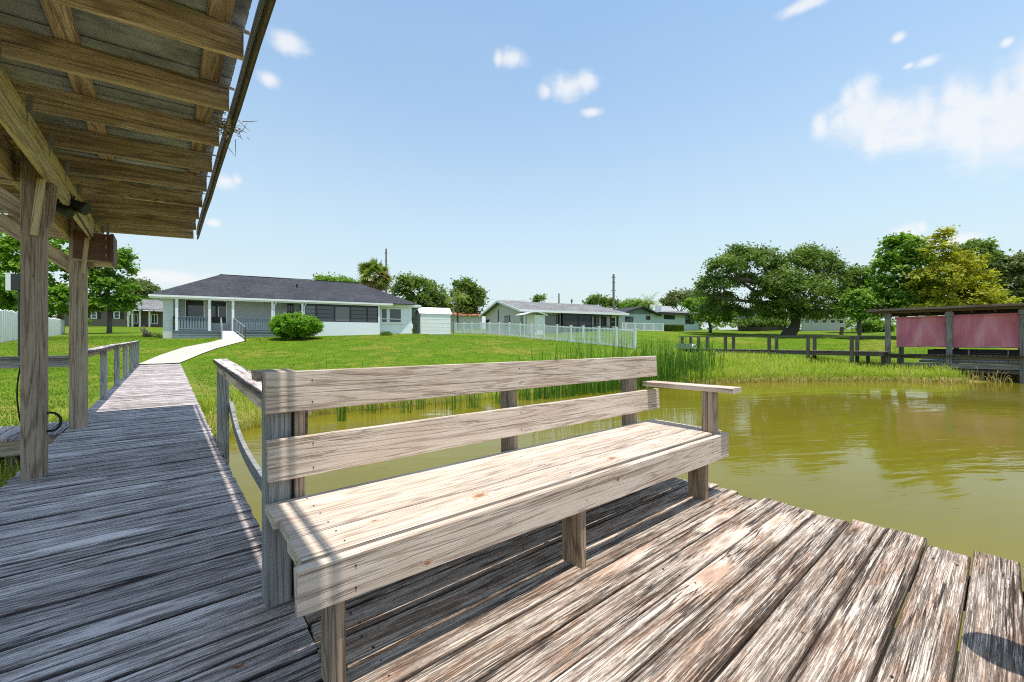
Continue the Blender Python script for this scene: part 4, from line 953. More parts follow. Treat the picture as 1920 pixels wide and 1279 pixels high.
mb = MB(); mb.hexa([h7.P(-.5, -.5, zE7), h7.P(6.7, -.5, zE7), h7.P(6.0, 4, zE7+1.0), h7.P(.2, 4, zE7+1.0)], [h7.P(-.5, -.5, zE7+.15), h7.P(6.7, -.5, zE7+.15), h7.P(6., 4, zE7+1.15), h7.P(.2, 4, zE7+1.15)]); mb.build('roof', M['terracotta'], t7)
for i, (p0, p1, dd_, ty, wy, by, nm_, lab, rm, wm) in enumerate(((1385, 1475, 62, 590, 598, 619, 'long_low_house', 'long low grey building in the shade behind the big oak', 'shingle', 'brown'),
        (1505, 1585, 58, 585, 595, 614, 'screened_house', 'pale house with white screen enclosure right of the leaning oak trunk', 'shinglegrey', 'tan'))):
    h8 = HF((p0-960)/FPX*dd_, dd_, .985, .17); t8 = thing(nm_, lab, 'house', h8.P(3, 3, 2.5)); s1_ = h8.s_at(p1, 0); zE8 = h8.z_at(1, 0, wy); zb8 = h8.z_at(1, 0, by)
    h8.part('wall', M[wm], t8, [(0, s1_, 0, .2, zb8-.6, zE8)])
    mb = MB(); mb.hexa([h8.P(-.5, -.5, zE8), h8.P(s1_+.5, -.5, zE8), h8.P(s1_-.4, 4, zE8+1.1), h8.P(.4, 4, zE8+1.1)], [h8.P(-.5, -.5, zE8+.12), h8.P(s1_+.5, -.5, zE8+.12), h8.P(s1_-.4, 4, zE8+1.22), h8.P(.4, 4, zE8+1.22)]); mb.build('roof', M[rm], t8)
    n = 5
    for j in range(n):
        a_ = s1_*(j+.2)/n; window(h8, t8, a_, a_+s1_*.6/n, 0, zb8+.5, zE8-.25, .09, 1, 1, 'trim' if i else 'frame', 'glass')

# ------------------------------------------------------------------ fences
fe = thing('picket_fence', 'long white picket fence running from the shed down towards the lake', 'fence', onground(0, 38))
fpx = [855, 869.5, 884.5, 901, 917.5, 936, 955, 975.5, 996.5, 1020, 1044.5, 1070.5, 1093.5, 1123, 1155.5, 1190.5]
Rr0, Dd0, Rr1, Dd1 = (851-960)/FPX*49, 49., (1190.5-960)/FPX*25.2, 25.2
fp = []
for p in fpx:
    q = (p-960)/FPX; k = (q*Dd0-Rr0)/((Rr1-Rr0)-q*(Dd1-Dd0)); fp.append(onground(Rr0+(Rr1-Rr0)*k, Dd0+(Dd1-Dd0)*k))
fp = [onground(Rr0, Dd0)]+fp
for i, q in enumerate(fp):
    mb = MB(); mb.beam(q-Vector((0, 0, .2)), q+Vector((0, 0, 1.24)), .125, .125, up=(1, 0, 0)); mb.beam(q+Vector((0, 0, 1.24)), q+Vector((0, 0, 1.29)), .16, .16, up=(1, 0, 0)); mb.build('fence_post', M['white'], fe)
for a_, e_ in zip(fp[:-1], fp[1:]):
    mb = MB()
    for z in (.12, 1.12): mb.beam(a_+Vector((0, 0, z)), e_+Vector((0, 0, z)), .04, .08)
    n = max(6, int((e_-a_).length/.125))
    for i in range(1, n):
        q = a_.lerp(e_, i/n); mb.beam(q+Vector((0, 0, .06)), q+Vector((0, 0, 1.2)), .030, .022, up=(1, 0, 0))
    tag(mb.build('picket_panel', M['white'], fe), kind='stuff')
f2 = thing('short_white_fence', 'short white picket fence in front of the pale blue house', 'fence', onground(13.5, 50))
ps = [onground((p-960)/FPX*52, 52) for p in (1166, 1173, 1190, 1207.5, 1225, 1243.5)]
for q in ps: mb = MB(); mb.beam(q-Vector((0, 0, .2)), q+Vector((0, 0, 1.05)), .13, .13, up=(1, 0, 0)); mb.build('fence_post', M['white'], f2)
for a_, e_ in zip(ps[:-1], ps[1:]):
    mb = MB()
    for z in (.1, .95): mb.beam(a_+Vector((0, 0, z)), e_+Vector((0, 0, z)), .04, .08)
    n = 9
    for i in range(1, n): q = a_.lerp(e_, i/n); mb.beam(q+Vector((0, 0, .06)), q+Vector((0, 0, 1.)), .07, .022, up=(1, 0, 0))
    tag(mb.build('picket_panel', M['white'], f2), kind='stuff')
# left privacy fence
f3 = thing('vinyl_privacy_fence', 'tall white board privacy fence along the left edge of the lawn', 'fence', onground(-26, 24))
A0, A1 = fr((-60-960)/FPX*17.5, 17.5), fr((121-960)/FPX*46, 46)
tot = (A1-A0).length; nb = int(tot/.30); dirn = (A1-A0).normalized()
for i in range(nb):
    q = A0+dirn*(i*.30+.15); z = gz(q.x, q.y); hgt = 1.78-.25*(i/nb)+.03*math.cos(i*2.1)
    mb = MB(); nrm = Vector((-dirn.y, dirn.x, 0))*(.012 if i % 2 else -.012)
    a_, e_ = q-dirn*.145+nrm, q+dirn*.145+nrm
    w = Vector((-dirn.y, dirn.x, 0))*.02
    bot = [a_-w, e_-w, e_+w, a_+w]; zt_ = z+hgt
    mb.hexa([Vector((v.x, v.y, z-.05)) for v in bot], [Vector((v.x, v.y, zt_+(.0 if k_ in (0, 3) else .05))) for k_, v in enumerate(bot)])
    mb.build('fence_board', M['white'], f3)
for z_off in (.35, 1.3):
    mb = MB(); o_ = Vector((dirn.y, -dirn.x, 0))*-.05
    a_, e_ = A0+o_, A1+o_
    n = 20
    for i in range(n):
        p0, p1 = a_.lerp(e_, i/n), a_.lerp(e_, (i+1)/n); p0.z = gz(p0.x, p0.y)+z_off; p1.z = gz(p1.x, p1.y)+z_off; mb.beam(p0, p1, .03, .09)
    mb.build('fence_rail', M['white'], f3)

# ------------------------------------------------------------------ neighbour's dock and covered boat at the right
XA, XB = 26.9, 28.1; DZ = .66
nd = thing('neighbour_dock', 'dark wooden dock with handrails on both sides leading to the covered boat', 'dock', (27.5, 9, DZ))
ys = [14.2, 13.06, 11.36, 8.9, 7.0, 5.12]
for x in (XA, XB):
    for y in ys: post('post', x, y, min(gz(x, y), WATER+.1)-.5, 1.47, .15, .15, M['darkwood'], nd)
    lumber('hand_rail', (x, 14.4, 1.50), (x, 4.2, 1.45), .15, .05, M['darkwood'], nd)
    lumber('stringer', (x, 14.4, DZ-.12), (x, 3.9, DZ-.12), .05, .18, M['darkwood'], nd)
mb_v = [plank_mesh('plank', XB-XA+.1, .14, .04, 2, .012, .005, .002, seed=300+k) for k in range(3)]
for me in mb_v: me.materials.append(M['darkwood'])
y = 3.9
while y < 14.3:
    place('plank', random.choice(mb_v), (XA-.05, y, DZ), (XB+.05, y, DZ), nd); y += .155
ub = thing('utility_box', 'small pale metal utility box at the shore end of the neighbouring dock', 'box', (26.3, 13.9, .6))
mb = MB(); mb.box(26.2, 26.75, 13.2, 14.3, .68, 1.02); mb.build('body', M['alu'], ub)
mb = MB(); mb.tube([(26.3, 13.15, .85), (26.3, 13.02, .85)], .16, 12); mb.build('round_vent', M['white'], ub)
mb = MB(); mb.tube([(26.3, 13.019, .85), (26.3, 13.0, .85)], .09, 12); mb.build('vent_hole', M['frame'], ub)

bh = thing('boathouse', 'open timber boathouse roof on posts over the neighbouring boat slip', 'boathouse', (28.6, 1.5, .4))
XF, XK = 28.4, 32.6
for x in (XF, XK):
    for y in (3.95, 1.78, -.42, -2.6, -4.8):
        post('post', x, y, -1.6, 2.61, .2, .2, M['slipwood'], bh)
        mb = MB(); mb.box(x-.14, x+.14, y-.14, y+.14, 2.36, 2.56); mb.build('post_collar', M['slipwood'], bh)
    lumber('beam', (x, 4.6, 2.705), (x, -5.2, 2.705), .14, .18, M['brownwood'], bh)
for i in range(13): lumber('rafter', (XF+.1, 4.3-i*.78, 2.735), (XK-.1, 4.3-i*.78, 2.735), .05, .11, M['darkwood'], bh)
for i in range(12):
    mb = MB(); y0, y1 = 4.75-i*.82, 4.75-i*.82-.815
    mb.box(XF-.35, XK+.35, y1, y0, 2.80, 2.825)
    for k in range(4):
        yy = y1+.81*(k+.5)/4; mb.hexa([(XF-.36, yy-.05, 2.826), (XK+.36, yy-.05, 2.826), (XK+.36, yy+.05, 2.826), (XF-.36, yy+.05, 2.826)], [(XF-.36, yy-.025, 2.855), (XK+.36, yy-.025, 2.855), (XK+.36, yy+.025, 2.855), (XF-.36, yy+.025, 2.855)])
    mb.build('roof_panel', M['brownwood'], bh)
lumber('eave_board', (XF-.37, 4.75, 2.765), (XF-.37, -5.1, 2.765), .03, .09, M['brownwood'], bh)
lumber('tie_beam', (XF+.02, 4.0, .42), (XF+.02, -4.9, .42), .1, .16, M['slipwood'], bh)
lumber('tie_beam', (XF-.05, 3.4, .02), (XF-.05, -4.9, .08), .07, .22, M['slipwood'], bh)
lumber('tie_beam', (XF-.06, 3.2, -.22), (XF-.06, -4.9, -.14), .06, .13, M['darkwood'], bh)
y = 5.0
while y > -4.9:
    lumber('plank', (XF-.35, y, .53), (XF+.85, y, .53), .14, .045, M['darkwood'], bh, rough=.04); y -= .16
for x, y in ((XF-.2, 4.7), (XF-.25, 4.1), (XF-.2, 3.5)): post('short_pile', x, y, -1.5, .5, .14, .14, M['darkwood'], bh)
# tarps
def tarp(y0, y1, z0, z1, nm_, lab):
    n, m_ = 28, 14; vs = []
    for i in range(n+1):
        for j in range(m_+1):
            u, v = i/n, j/m_
            x = XF+.16+.035*math.sin(u*9+v*2.2)*v+.03*math.sin(u*3-v*5)+.02*math.sin((u*1.3+v)*17)*math.exp(-6*u)
            vs.append((x, y0+(y1-y0)*u, z1+(z0-z1)*v-.03*math.sin(math.pi*u)*(1-v)-.02*math.sin(u*7)*v))
    fs = [(i*(m_+1)+j, i*(m_+1)+j+1, (i+1)*(m_+1)+j+1, (i+1)*(m_+1)+j) for i in range(n) for j in range(m_)]
    k = len(vs); vs += [(x+.008, y, z) for x, y, z in vs]; fs += [tuple(q+k for q in reversed(f)) for f in fs]
    o = thing(nm_, lab, 'tarpaulin', (XF+.17, (y0+y1)/2, z1), 'red tarpaulins on the boathouse'); sheet = fast('sheet', vs, fs, M['pink'], o, smooth=True); sheet.location = (0, 0, 0)
    mb = MB(); mb.tube([(XF+.17, y0+.05, z1+.01), (XF+.17, y1-.05, z1+.01)], .05, 8); mb.build('roll', M['pink'], o)
    mb = MB(); mb.tube([(XF+.20, y0+.03, z0-.015), (XF+.20, y1-.03, z0-.015)], .02, 6); mb.build('hem_bar', M['alu'], o)
tarp(3.65, 1.82, .93, 2.36, 'red_tarpaulin', 'faded red tarpaulin hanging left of the middle boathouse post')
tarp(1.74, -.35, .92, 2.38, 'red_tarpaulin', 'faded red tarpaulin hanging right of the middle boathouse post')
tarp(-.48, -4.7, .92, 2.38, 'red_tarpaulin', 'faded red tarpaulin cut by the right edge of the photo')
# pontoon boat behind the tarps
pb_ = thing('pontoon_boat', 'grey pontoon boat stored under the boathouse behind the red tarps', 'boat', (30.5, -1.2, .3))
mb = MB(); mb.box(29.4, 31.8, -4.6, 2.9, .12, .24); mb.build('deck', M['alu'], pb_)
mb = MB(); mb.box(29.42, 29.47, -4.5, 2.6, .30, .78); mb.box(31.73, 31.78, -4.5, 2.6, .30, .78); mb.build('side_panel', M['frame'], pb_)
mb = MB()
for z in (.62, .78): mb.tube([(29.38, -4.5, z), (29.38, 1.3, z)], .022, 6)
for y in (1.2, -.0, -1.2, -2.6): mb.tube([(29.38, y, .24), (29.38, y, .8)], .03, 6)
mb.build('guard_rail', M['alu'], pb_)
for x in (29.75, 31.4):
    mb = MB(); mb.tube([(x, 3.0, -.2), (x, 2.4, -.28), (x, -4.6, -.28)], [.08, .32, .32], 14); mb.build('pontoon', M['black'], pb_, smooth=False)

# ------------------------------------------------------------------ trees
def crown(name, blobs, n, leaf, material, parent, clump=.5, per=22, seed=1, up=.75, droop=0., hollow=.55, flip=-.45):
    """blobs: (centre, rx, rz); leaves gathered in clumps through the outer part of every blob"""
    g_ = np.random.default_rng(seed)
    c = np.array([b_[0] for b_ in blobs]); rx = np.array([b_[1] for b_ in blobs]); rzz = np.array([b_[2] for b_ in blobs])
    w = rx*rx+rx*rzz; nc = max(1, n//per); k = g_.choice(len(blobs), nc, p=w/w.sum())
    d = g_.normal(size=(nc, 3)); d /= np.linalg.norm(d, axis=1)[:, None]; d[:, 2] = np.where(d[:, 2] < flip, -d[:, 2], d[:, 2])
    rad = g_.uniform(hollow, 1.04, nc)*(1+.10*np.sin(d[:, 0]*7+k)*np.cos(d[:, 1]*6))
    cc = c[k]+d*np.c_[rx[k], rx[k], rzz[k]]*rad[:, None]
    cs = clump*g_.uniform(.5, 1.25, nc)
    P_ = np.repeat(cc, per, 0)+g_.normal(size=(nc*per, 3))*np.repeat(cs, per)[:, None]*np.array([.62, .62, .42])
    P_[:, 2] -= droop*g_.uniform(0, 1, nc*per)
    nr = g_.normal(size=(nc*per, 3))*.75+np.repeat(d, per, 0)*.5; nr[:, 2] += up; nr /= np.linalg.norm(nr, axis=1)[:, None]
    t_ = np.cross(nr, g_.normal(size=nr.shape)); t_ /= np.linalg.norm(t_, axis=1)[:, None]; b_ = np.cross(nr, t_)
    s_ = leaf*g_.uniform(.55, 1.3, nc*per)[:, None]
    V_ = np.stack([P_-t_*s_, P_+b_*s_*.55+nr*s_*.1, P_+t_*s_, P_-b_*s_*.55+nr*s_*.1], 1).reshape(-1, 3)
    F_ = np.arange(len(V_)).reshape(-1, 4)
    o = fast(name, V_, F_, material, parent); o.location = (0, 0, 0); return o
def branch(mb, p, d, L, r, depth, g_, spread=.6, n=4, grav=0.):
    pts = [p]; rad = [r]; q = p.copy(); dv = d.normalized()
    for i in range(n):
        dv = (dv+Vector((g_.uniform(-1, 1), g_.uniform(-1, 1), g_.uniform(-.6, .8)+grav))*.20).normalized(); q = q+dv*(L/n); pts.append(q.copy()); rad.append(r*(1-.55*(i+1)/n))
    mb.tube(pts, rad, 7 if depth > 1 else 5)
    if depth > 0:
        for i in range(g_.choice([2, 3])):
            u = g_.choice(range(max(1, n-2), n+1)); a_ = g_.uniform(0, 2*math.pi)
            side = (dv.orthogonal().normalized()); side = Matrix.Rotation(a_, 3, dv)@side
            branch(mb, pts[u], dv*1.+side*spread*1.4, L*g_.uniform(.55, .8), rad[u]*.75, depth-1, g_, spread, 3, grav)
def tree(name, label, base, blobs, n, leaf, mt, trunk_r=.2, trunk_to=None, limbs=5, clump=.5, seed=1, group=None, hollow=.55, cat='tree', droop=0., per=22):
    trunk_r *= .8
    o = thing(name, label, cat, base, group); g_ = random.Random(seed)
    mb = MB(); b0 = Vector(base); cm = sum((Vector(b_[0]) for b_ in blobs), Vector())/len(blobs)
    tp = Vector(trunk_to) if trunk_to is not None else Vector((b0.x+(cm.x-b0.x)*.5, b0.y+(cm.y-b0.y)*.5, b0.z+(cm.z-b0.z)*.6))
    mid = b0.lerp(tp, .5)+Vector((g_.uniform(-.15, .15), g_.uniform(-.15, .15), 0))
    mb.tube([b0-Vector((0, 0, .5)), b0+(tp-b0)*.06, mid, tp], [trunk_r*1.7, trunk_r*1.25, trunk_r, trunk_r*.8], 9)
    for i, b_ in enumerate(sorted(blobs, key=lambda q: -q[1])[:max(limbs, 1)]):
        tgt = Vector(b_[0]); d = tgt-tp
        branch(mb, tp, d+Vector((0, 0, .15*d.length)), d.length*.72, trunk_r*.55, 1, g_, .35)
    mb.build('trunk', M['bark'], o, smooth=True)
    crown('crown', blobs, n, leaf, M[mt], o, clump, per, seed, hollow=hollow, droop=droop)
    return o
def bp(px, py, rx, rz_, d, dd=0.):     # a lump of crown: centre and radii measured on the photo at distance d
    return (U(px, py, d+dd), rx*d/FPX, rz_*d/FPX)
def foot(px, d): r = (px-960)/FPX*d; return onground(r, d)
rt = random.Random(11)

# the big live oak
d = 44
oakb = [bp(1400, 492, 38, 26, d), bp(1430, 482, 26, 18, d, 1), bp(1360, 505, 34, 22, d, -1), bp(1338, 535, 30, 20, d), bp(1352, 562, 26, 16, d, 1), bp(1395, 530, 30, 20, d, 2), bp(1322, 552, 14, 14, d),
        bp(1490, 500, 42, 26, d), bp(1530, 492, 34, 22, d, 1), bp(1555, 520, 30, 26, d), bp(1470, 535, 40, 26, d, -2), bp(1515, 545, 40, 26, d, -1.5), bp(1558, 556, 26, 20, d, .5), bp(1440, 560, 30, 18, d, -1), bp(1485, 572, 30, 14, d, -2), bp(1530, 575, 26, 14, d, -1),
        bp(1452, 510, 22, 20, d, 1.5), bp(1565, 500, 14, 14, d), bp(1380, 470, 16, 8, d), bp(1515, 474, 20, 9, d), bp(1330, 585, 24, 14, d, 1), bp(1372, 585, 30, 12, d, 2), bp(1420, 588, 30, 12, d, 3), bp(1545, 592, 26, 12, d, 2), bp(1450, 592, 22, 10, d, 4), bp(1570, 578, 16, 14, d), bp(1440, 582, 26, 14, d, -1), bp(1515, 588, 22, 12, d, -1), bp(1465, 596, 14, 8, d, -1)]
oak = thing('live_oak', 'large live oak with leaning dark trunk and wide spreading crown', 'tree', foot(1480, 45))
mb = MB(); g_ = random.Random(3); b0 = foot(1478, 45); p1 = U(1492, 606, 44.6); p2 = U(1484, 578, 44); p3 = U(1470, 556, 44)
mb.tube([b0-Vector((0, 0, .6)), b0+Vector((0, 0, .15)), U(1490, 615, 44.8), p1, p2, p3], [.95, .68, .5, .42, .38, .34], 12)
for q0, path in ((p2, [(1462, 565), (1440, 556), (1412, 545), (1392, 530), (1378, 508)]), (p3, [(1452, 540), (1442, 520), (1432, 498), (1428, 482)]), (p3, [(1480, 535), (1492, 512), (1500, 496)]), (p1, [(1500, 585), (1520, 562), (1545, 545), (1560, 525)]), (p2, [(1465, 570), (1430, 568), (1395, 565), (1355, 560), (1330, 555)]), (p3, [(1420, 530), (1390, 525), (1360, 520), (1340, 525)])):
    pts = [q0]+[U(a_, c_, 44+g_.uniform(-1.2, 1.2)) for a_, c_ in path]; n = len(pts)
    mb.tube(pts, [.34*(1-.8*i/(n-1)) for i in range(n)], 8)
    for q in pts[2:]: branch(mb, q, Vector((g_.uniform(-1, 1), g_.uniform(-1, 1), g_.uniform(-.2, .5))), 1.3, .08, 1, g_)
mb.build('trunk', M['bark'], oak, smooth=True)
crown('crown', oakb, 46000, .145, M['oak'], oak, .55, 24, 5, hollow=.6)

TREES = [
 # name, label, foot px, d, blobs, n, leaf, material, trunk r
 ('oak_tree', 'small oak seen between the big live oak and the bright green tree', 1612, 50, [bp(1610, 520, 26, 18, 50), bp(1625, 545, 24, 20, 50), bp(1600, 540, 18, 16, 50), bp(1592, 560, 14, 14, 50)], 5200, .2, 'oak', .25),
 ('round_tree', 'low bright green tree standing just left of the boathouse', 1612, 40, [bp(1612, 565, 28, 20, 40), bp(1600, 588, 24, 18, 40), bp(1628, 590, 20, 20, 40)], 4200, .17, 'leaf_mid', .16),
 ('maple_tree', 'tall rounded fresh green tree rising behind the boathouse roof', 1690, 40, [bp(1692, 475, 36, 30, 40), bp(1672, 505, 30, 26, 40), bp(1712, 505, 36, 30, 40), bp(1665, 540, 28, 26, 40), bp(1700, 545, 40, 26, 40), bp(1690, 452, 22, 12, 40), bp(1735, 545, 26, 22, 40), bp(1668, 565, 36, 16, 40), bp(1700, 578, 40, 16, 40), bp(1655, 588, 26, 16, 40)], 14000, .19, 'leaf_mid', .3),
 ('cypress_tree', 'yellow green feathery tree with pointed top behind the boathouse', 1785, 37, [bp(1768, 450, 20, 20, 37), bp(1760, 478, 28, 22, 37), bp(1790, 500, 44, 26, 37), bp(1760, 525, 44, 26, 37), bp(1820, 530, 42, 24, 37), bp(1790, 552, 60, 20, 37), bp(1838, 556, 34, 14, 37), bp(1775, 440, 10, 10, 37), bp(1765, 575, 46, 14, 37), bp(1825, 574, 46, 14, 37), bp(1868, 572, 30, 12, 37)], 14000, .16, 'leaf_yellow', .3),
 ('oak_tree', 'dark tall oak partly hidden behind the yellow green tree', 1835, 52, [bp(1822, 480, 32, 24, 52), bp(1845, 505, 40, 26, 52), bp(1835, 465, 24, 14, 52), bp(1870, 530, 26, 24, 52), bp(1850, 565, 46, 20, 52)], 8000, .22, 'oak', .35),
 ('oak_tree', 'spreading grey green oak at the right edge of the photo', 1905, 50, [bp(1895, 500, 36, 20, 50), bp(1925, 520, 40, 26, 50), bp(1890, 535, 30, 20, 50), bp(1950, 490, 40, 20, 50), bp(1905, 555, 36, 14, 50), bp(1915, 578, 46, 16, 50)], 9500, .2, 'leaf_dull', .35),
 ('leafy_tree', 'small green tree with drooping branches in front of the pale blue house', 1332, 50, [bp(1330, 575, 36, 18, 50), bp(1300, 580, 22, 12, 50), bp(1360, 590, 30, 14, 50), bp(1335, 598, 40, 10, 50), bp(1290, 570, 10, 8, 50)], 5200, .18, 'leaf_mid', .2),
 ('hazy_tree', 'pale grey green tree crown above the pale blue house', 1275, 85, [bp(1275, 566, 30, 20, 85), bp(1300, 562, 28, 16, 85), bp(1252, 572, 14, 10, 85)], 3600, .28, 'leaf_dull', .3),
 ('leafy_tree', 'dark bushy tree with sloping crown right of the cabbage palm', 785, 62, [bp(765, 535, 26, 20, 62), bp(790, 545, 34, 22, 62), bp(820, 558, 28, 20, 62), bp(750, 555, 18, 16, 62), bp(800, 565, 40, 14, 62), bp(770, 580, 36, 16, 62), bp(825, 582, 32, 14, 62), bp(795, 595, 44, 14, 62)], 11000, .24, 'oak', .3),
 ('leafy_tree', 'round dark green tree behind the orange roofed house', 876, 72, [bp(872, 545, 26, 22, 72), bp(892, 555, 16, 18, 72), bp(858, 558, 14, 16, 72), bp(880, 570, 28, 12, 72), bp(872, 583, 30, 12, 72)], 7500, .25, 'oak', .3),
 ('leafy_tree', 'tiny tree top showing above the tan house ridge', 1010, 95, [bp(1010, 563, 11, 7, 95), bp(1005, 572, 8, 6, 95)], 800, .28, 'oak', .2),
 ('leafy_tree', 'dark low tree top above the tan house left of the utility pole', 1125, 85, [bp(1120, 565, 18, 10, 85), bp(1142, 572, 16, 9, 85), bp(1105, 572, 10, 7, 85)], 2200, .27, 'oak', .2),
 ('leafy_tree', 'low dark tree between the tan house and the pale blue house', 1180, 85, [bp(1170, 576, 16, 8, 85), bp(1190, 572, 14, 9, 85), bp(1205, 576, 14, 8, 85)], 1800, .27, 'leaf_mid', .2),
 ('leafy_tree', 'wide low tree crown showing over the dark shingle roof', 630, 75, [bp(608, 528, 22, 8, 75), bp(640, 532, 24, 8, 75), bp(670, 538, 14, 8, 75)], 2400, .26, 'leaf_mid', .2),
 ('broadleaf_tree', 'big bright green broadleaf tree seen between and left of the wooden posts', 112, 44, [bp(20, 470, 50, 34, 44), bp(70, 460, 46, 36, 44), bp(100, 500, 46, 40, 44), bp(30, 520, 50, 40, 44), bp(-30, 490, 50, 50, 44), bp(60, 555, 60, 26, 44), bp(110, 560, 40, 24, 44), bp(5, 565, 40, 20, 44), bp(20, 582, 60, 16, 44), bp(100, 584, 44, 14, 44), bp(-50, 560, 60, 40, 44)], 17000, .24, 'leaf_bright', .3),
 ('broadleaf_tree', 'dense green tree in front of the brown brick house', 205, 47, [bp(190, 490, 36, 26, 47), bp(225, 500, 22, 24, 47), bp(180, 530, 40, 26, 47), bp(215, 540, 34, 22, 47), bp(230, 480, 14, 12, 47), bp(235, 562, 20, 12, 47), bp(178, 562, 26, 12, 47), bp(200, 573, 34, 12, 47), bp(228, 576, 20, 10, 47), bp(170, 578, 20, 12, 47)], 12000, .21, 'leaf_mid', .25),
 ('broadleaf_tree', 'thin crowned tree just left of the dark shingle roof', 268, 75, [bp(255, 535, 20, 10, 75), bp(272, 543, 20, 10, 75), bp(262, 555, 26, 10, 75)], 2400, .26, 'leaf_dull', .2),
 ('leafy_tree', 'low green tree behind the far houses right of the thin crowned tree', 300, 95, [bp(290, 560, 30, 8, 95), bp(265, 563, 26, 8, 95)], 1800, .28, 'leaf_mid', .2),
]
for i, (nm_, lab, px, dd_, bl, n, lf, mt, tr) in enumerate(TREES):
    tree(nm_, lab, foot(px, dd_), bl, n, lf, mt, tr, group='leafy trees around the lawn' , seed=20+i, clump=max(.35, dd_*.010))
# understorey mass behind the oak
for i, (px, py, rx, rz_, d_, lab) in enumerate(((1425, 605, 34, 10, 60, 'low dark shrub mass under the left side of the live oak'), (1640, 615, 26, 12, 52, 'low dark shrub mass beside the boathouse and the bright round tree'), (1560, 600, 18, 10, 64, 'low shrub behind the right side of the live oak trunk'))):
    o = thing('shrub', lab, 'shrub', foot(px, d_)); crown('foliage', [bp(px, py, rx, rz_, d_), bp(px-rx*.7, py+2, rx*.6, rz_*.8, d_), bp(px+rx*.7, py+3, rx*.6, rz_*.7, d_)], 2600, .18, M['leaf_mid' if i else 'oak'], o, .4, 20, 60+i)
wd = None
bl = []; g_ = random.Random(77)
for px in list(range(1170, 2250, 26))+list(range(-420, 320, 30)):
    dd_ = g_.uniform(92, 112); bl.append(bp(px+g_.uniform(-8, 8), 604+g_.uniform(-6, 5), g_.uniform(20, 34), g_.uniform(11, 19), dd_))
for i in range(60):
    a_ = R(-75-i*1.9+g_.uniform(-.8, .8)); dd_ = g_.uniform(95, 150); bl.append((fr(math.sin(a_)*dd_, math.cos(a_)*dd_, 5.2+g_.uniform(-.8, 1.5)), g_.uniform(3, 5.5), g_.uniform(1.8, 3.2)))
wv = thing('x', 'x', 'x', fr(20, 100, 3.5)); wd = crown('distant_woods', bl, 30000, .42, M['oak'], wv, 1.0, 22, 91, flip=-2)
wd.parent = None; wd.location = wv.location; bpy.data.objects.remove(wv); tag(wd, 'low dark line of far off woods behind the houses', kind='stuff')
def bushy(name, label, px, py, rx, rz_, d_, n, leaf, mt, seed, cat='shrub'):
    b0 = foot(px, d_); o = thing(name, label, cat, b0); c_ = U(px, py, d_); k = d_/FPX
    bl = [(c_, rx*k, rz_*k)]+[(c_+fr(math.cos(a_)*rx*k*.38, math.sin(a_)*rx*k*.38, math.sin(a_*2.7)*rz_*k*.25), rx*k*.66, rz_*k*.74) for a_ in [j*1.05 for j in range(6)]]
    crown('foliage', bl, n*2, leaf, M[mt], o, .15, 18, seed, hollow=.78, flip=-2)
    mb = MB(); g_ = random.Random(seed)
    for j in range(6): branch(mb, b0-Vector((0, 0, .1)), Vector((g_.uniform(-.8, .8), g_.uniform(-.8, .8), 1)), rz_*k*1.4, .03, 1, g_)
    mb.build('stems', M['bark'], o); return o
bushy('round_bush', 'big lime green clipped bush in front of the house porch', 556, 612, 43, 22, 29.3, 12000, .075, 'bush', 71)
bushy('small_shrub', 'small dark shrub under the right hand house window', 725, 628, 9, 5, 33.3, 900, .06, 'oak', 72)
bushy('round_bush', 'dark round bush at the end of the white privacy fence', 152, 604, 11, 13, 50, 1800, .10, 'leaf_mid', 73)
bushy('low_hedge', 'low reddish plants beside the left corner of the house', 285, 631, 14, 4, 31, 900, .06, 'leaf_dull', 74)
hd = thing('clipped_hedge', 'dark clipped square hedge before the pale blue house', 'hedge', onground((1263-960)/FPX*55, 55))
g2 = np.random.default_rng(3); n = 3000; q = g2.uniform(-1, 1, (n, 3)); ax = g2.integers(0, 3, n); q[np.arange(n), ax] = np.sign(q[np.arange(n), ax])
cH = U(1263, 615.5, 55); P_ = np.array(cH)+np.outer(q[:, 0]*1.22, np.array(fr(1, .2)))+np.outer(q[:, 1]*.5, np.array(fr(0, 1)))+np.outer(q[:, 2]*.36, [0, 0, 1])
tv = g2.normal(size=(n, 3)); tv /= np.linalg.norm(tv, axis=1)[:, None]; bv = np.cross(tv, g2.normal(size=(n, 3))); bv /= np.linalg.norm(bv, axis=1)[:, None]
V_ = np.stack([P_-tv*.12, P_+bv*.08, P_+tv*.12, P_-bv*.08], 1).reshape(-1, 3); o = fast('foliage', V_, np.arange(len(V_)).reshape(-1, 4), M['oak'], hd); o.location = (0, 0, 0)
# bare twisted stump shrub left of the house
st = thing('bare_stump', 'bare twisted stump with cut limbs on the lawn left of the house', 'stump', foot(273, 30))
mb = MB(); b0 = foot(273, 30); k = 30/FPX; g_ = random.Random(4)
for dx, h_ in ((-7, 17), (-2, 21), (4, 14), (7, 10), (-4, 12)):
    mb.tube([b0-Vector((0, 0, .1)), b0+fr(dx*k*.4+.05, g_.uniform(-.1, .1), h_*k*.5), b0+fr(dx*k, g_.uniform(-.15, .15), h_*k)], [.11, .085, .05], 7)
mb.build('limbs', M['bark'], st, smooth=True)

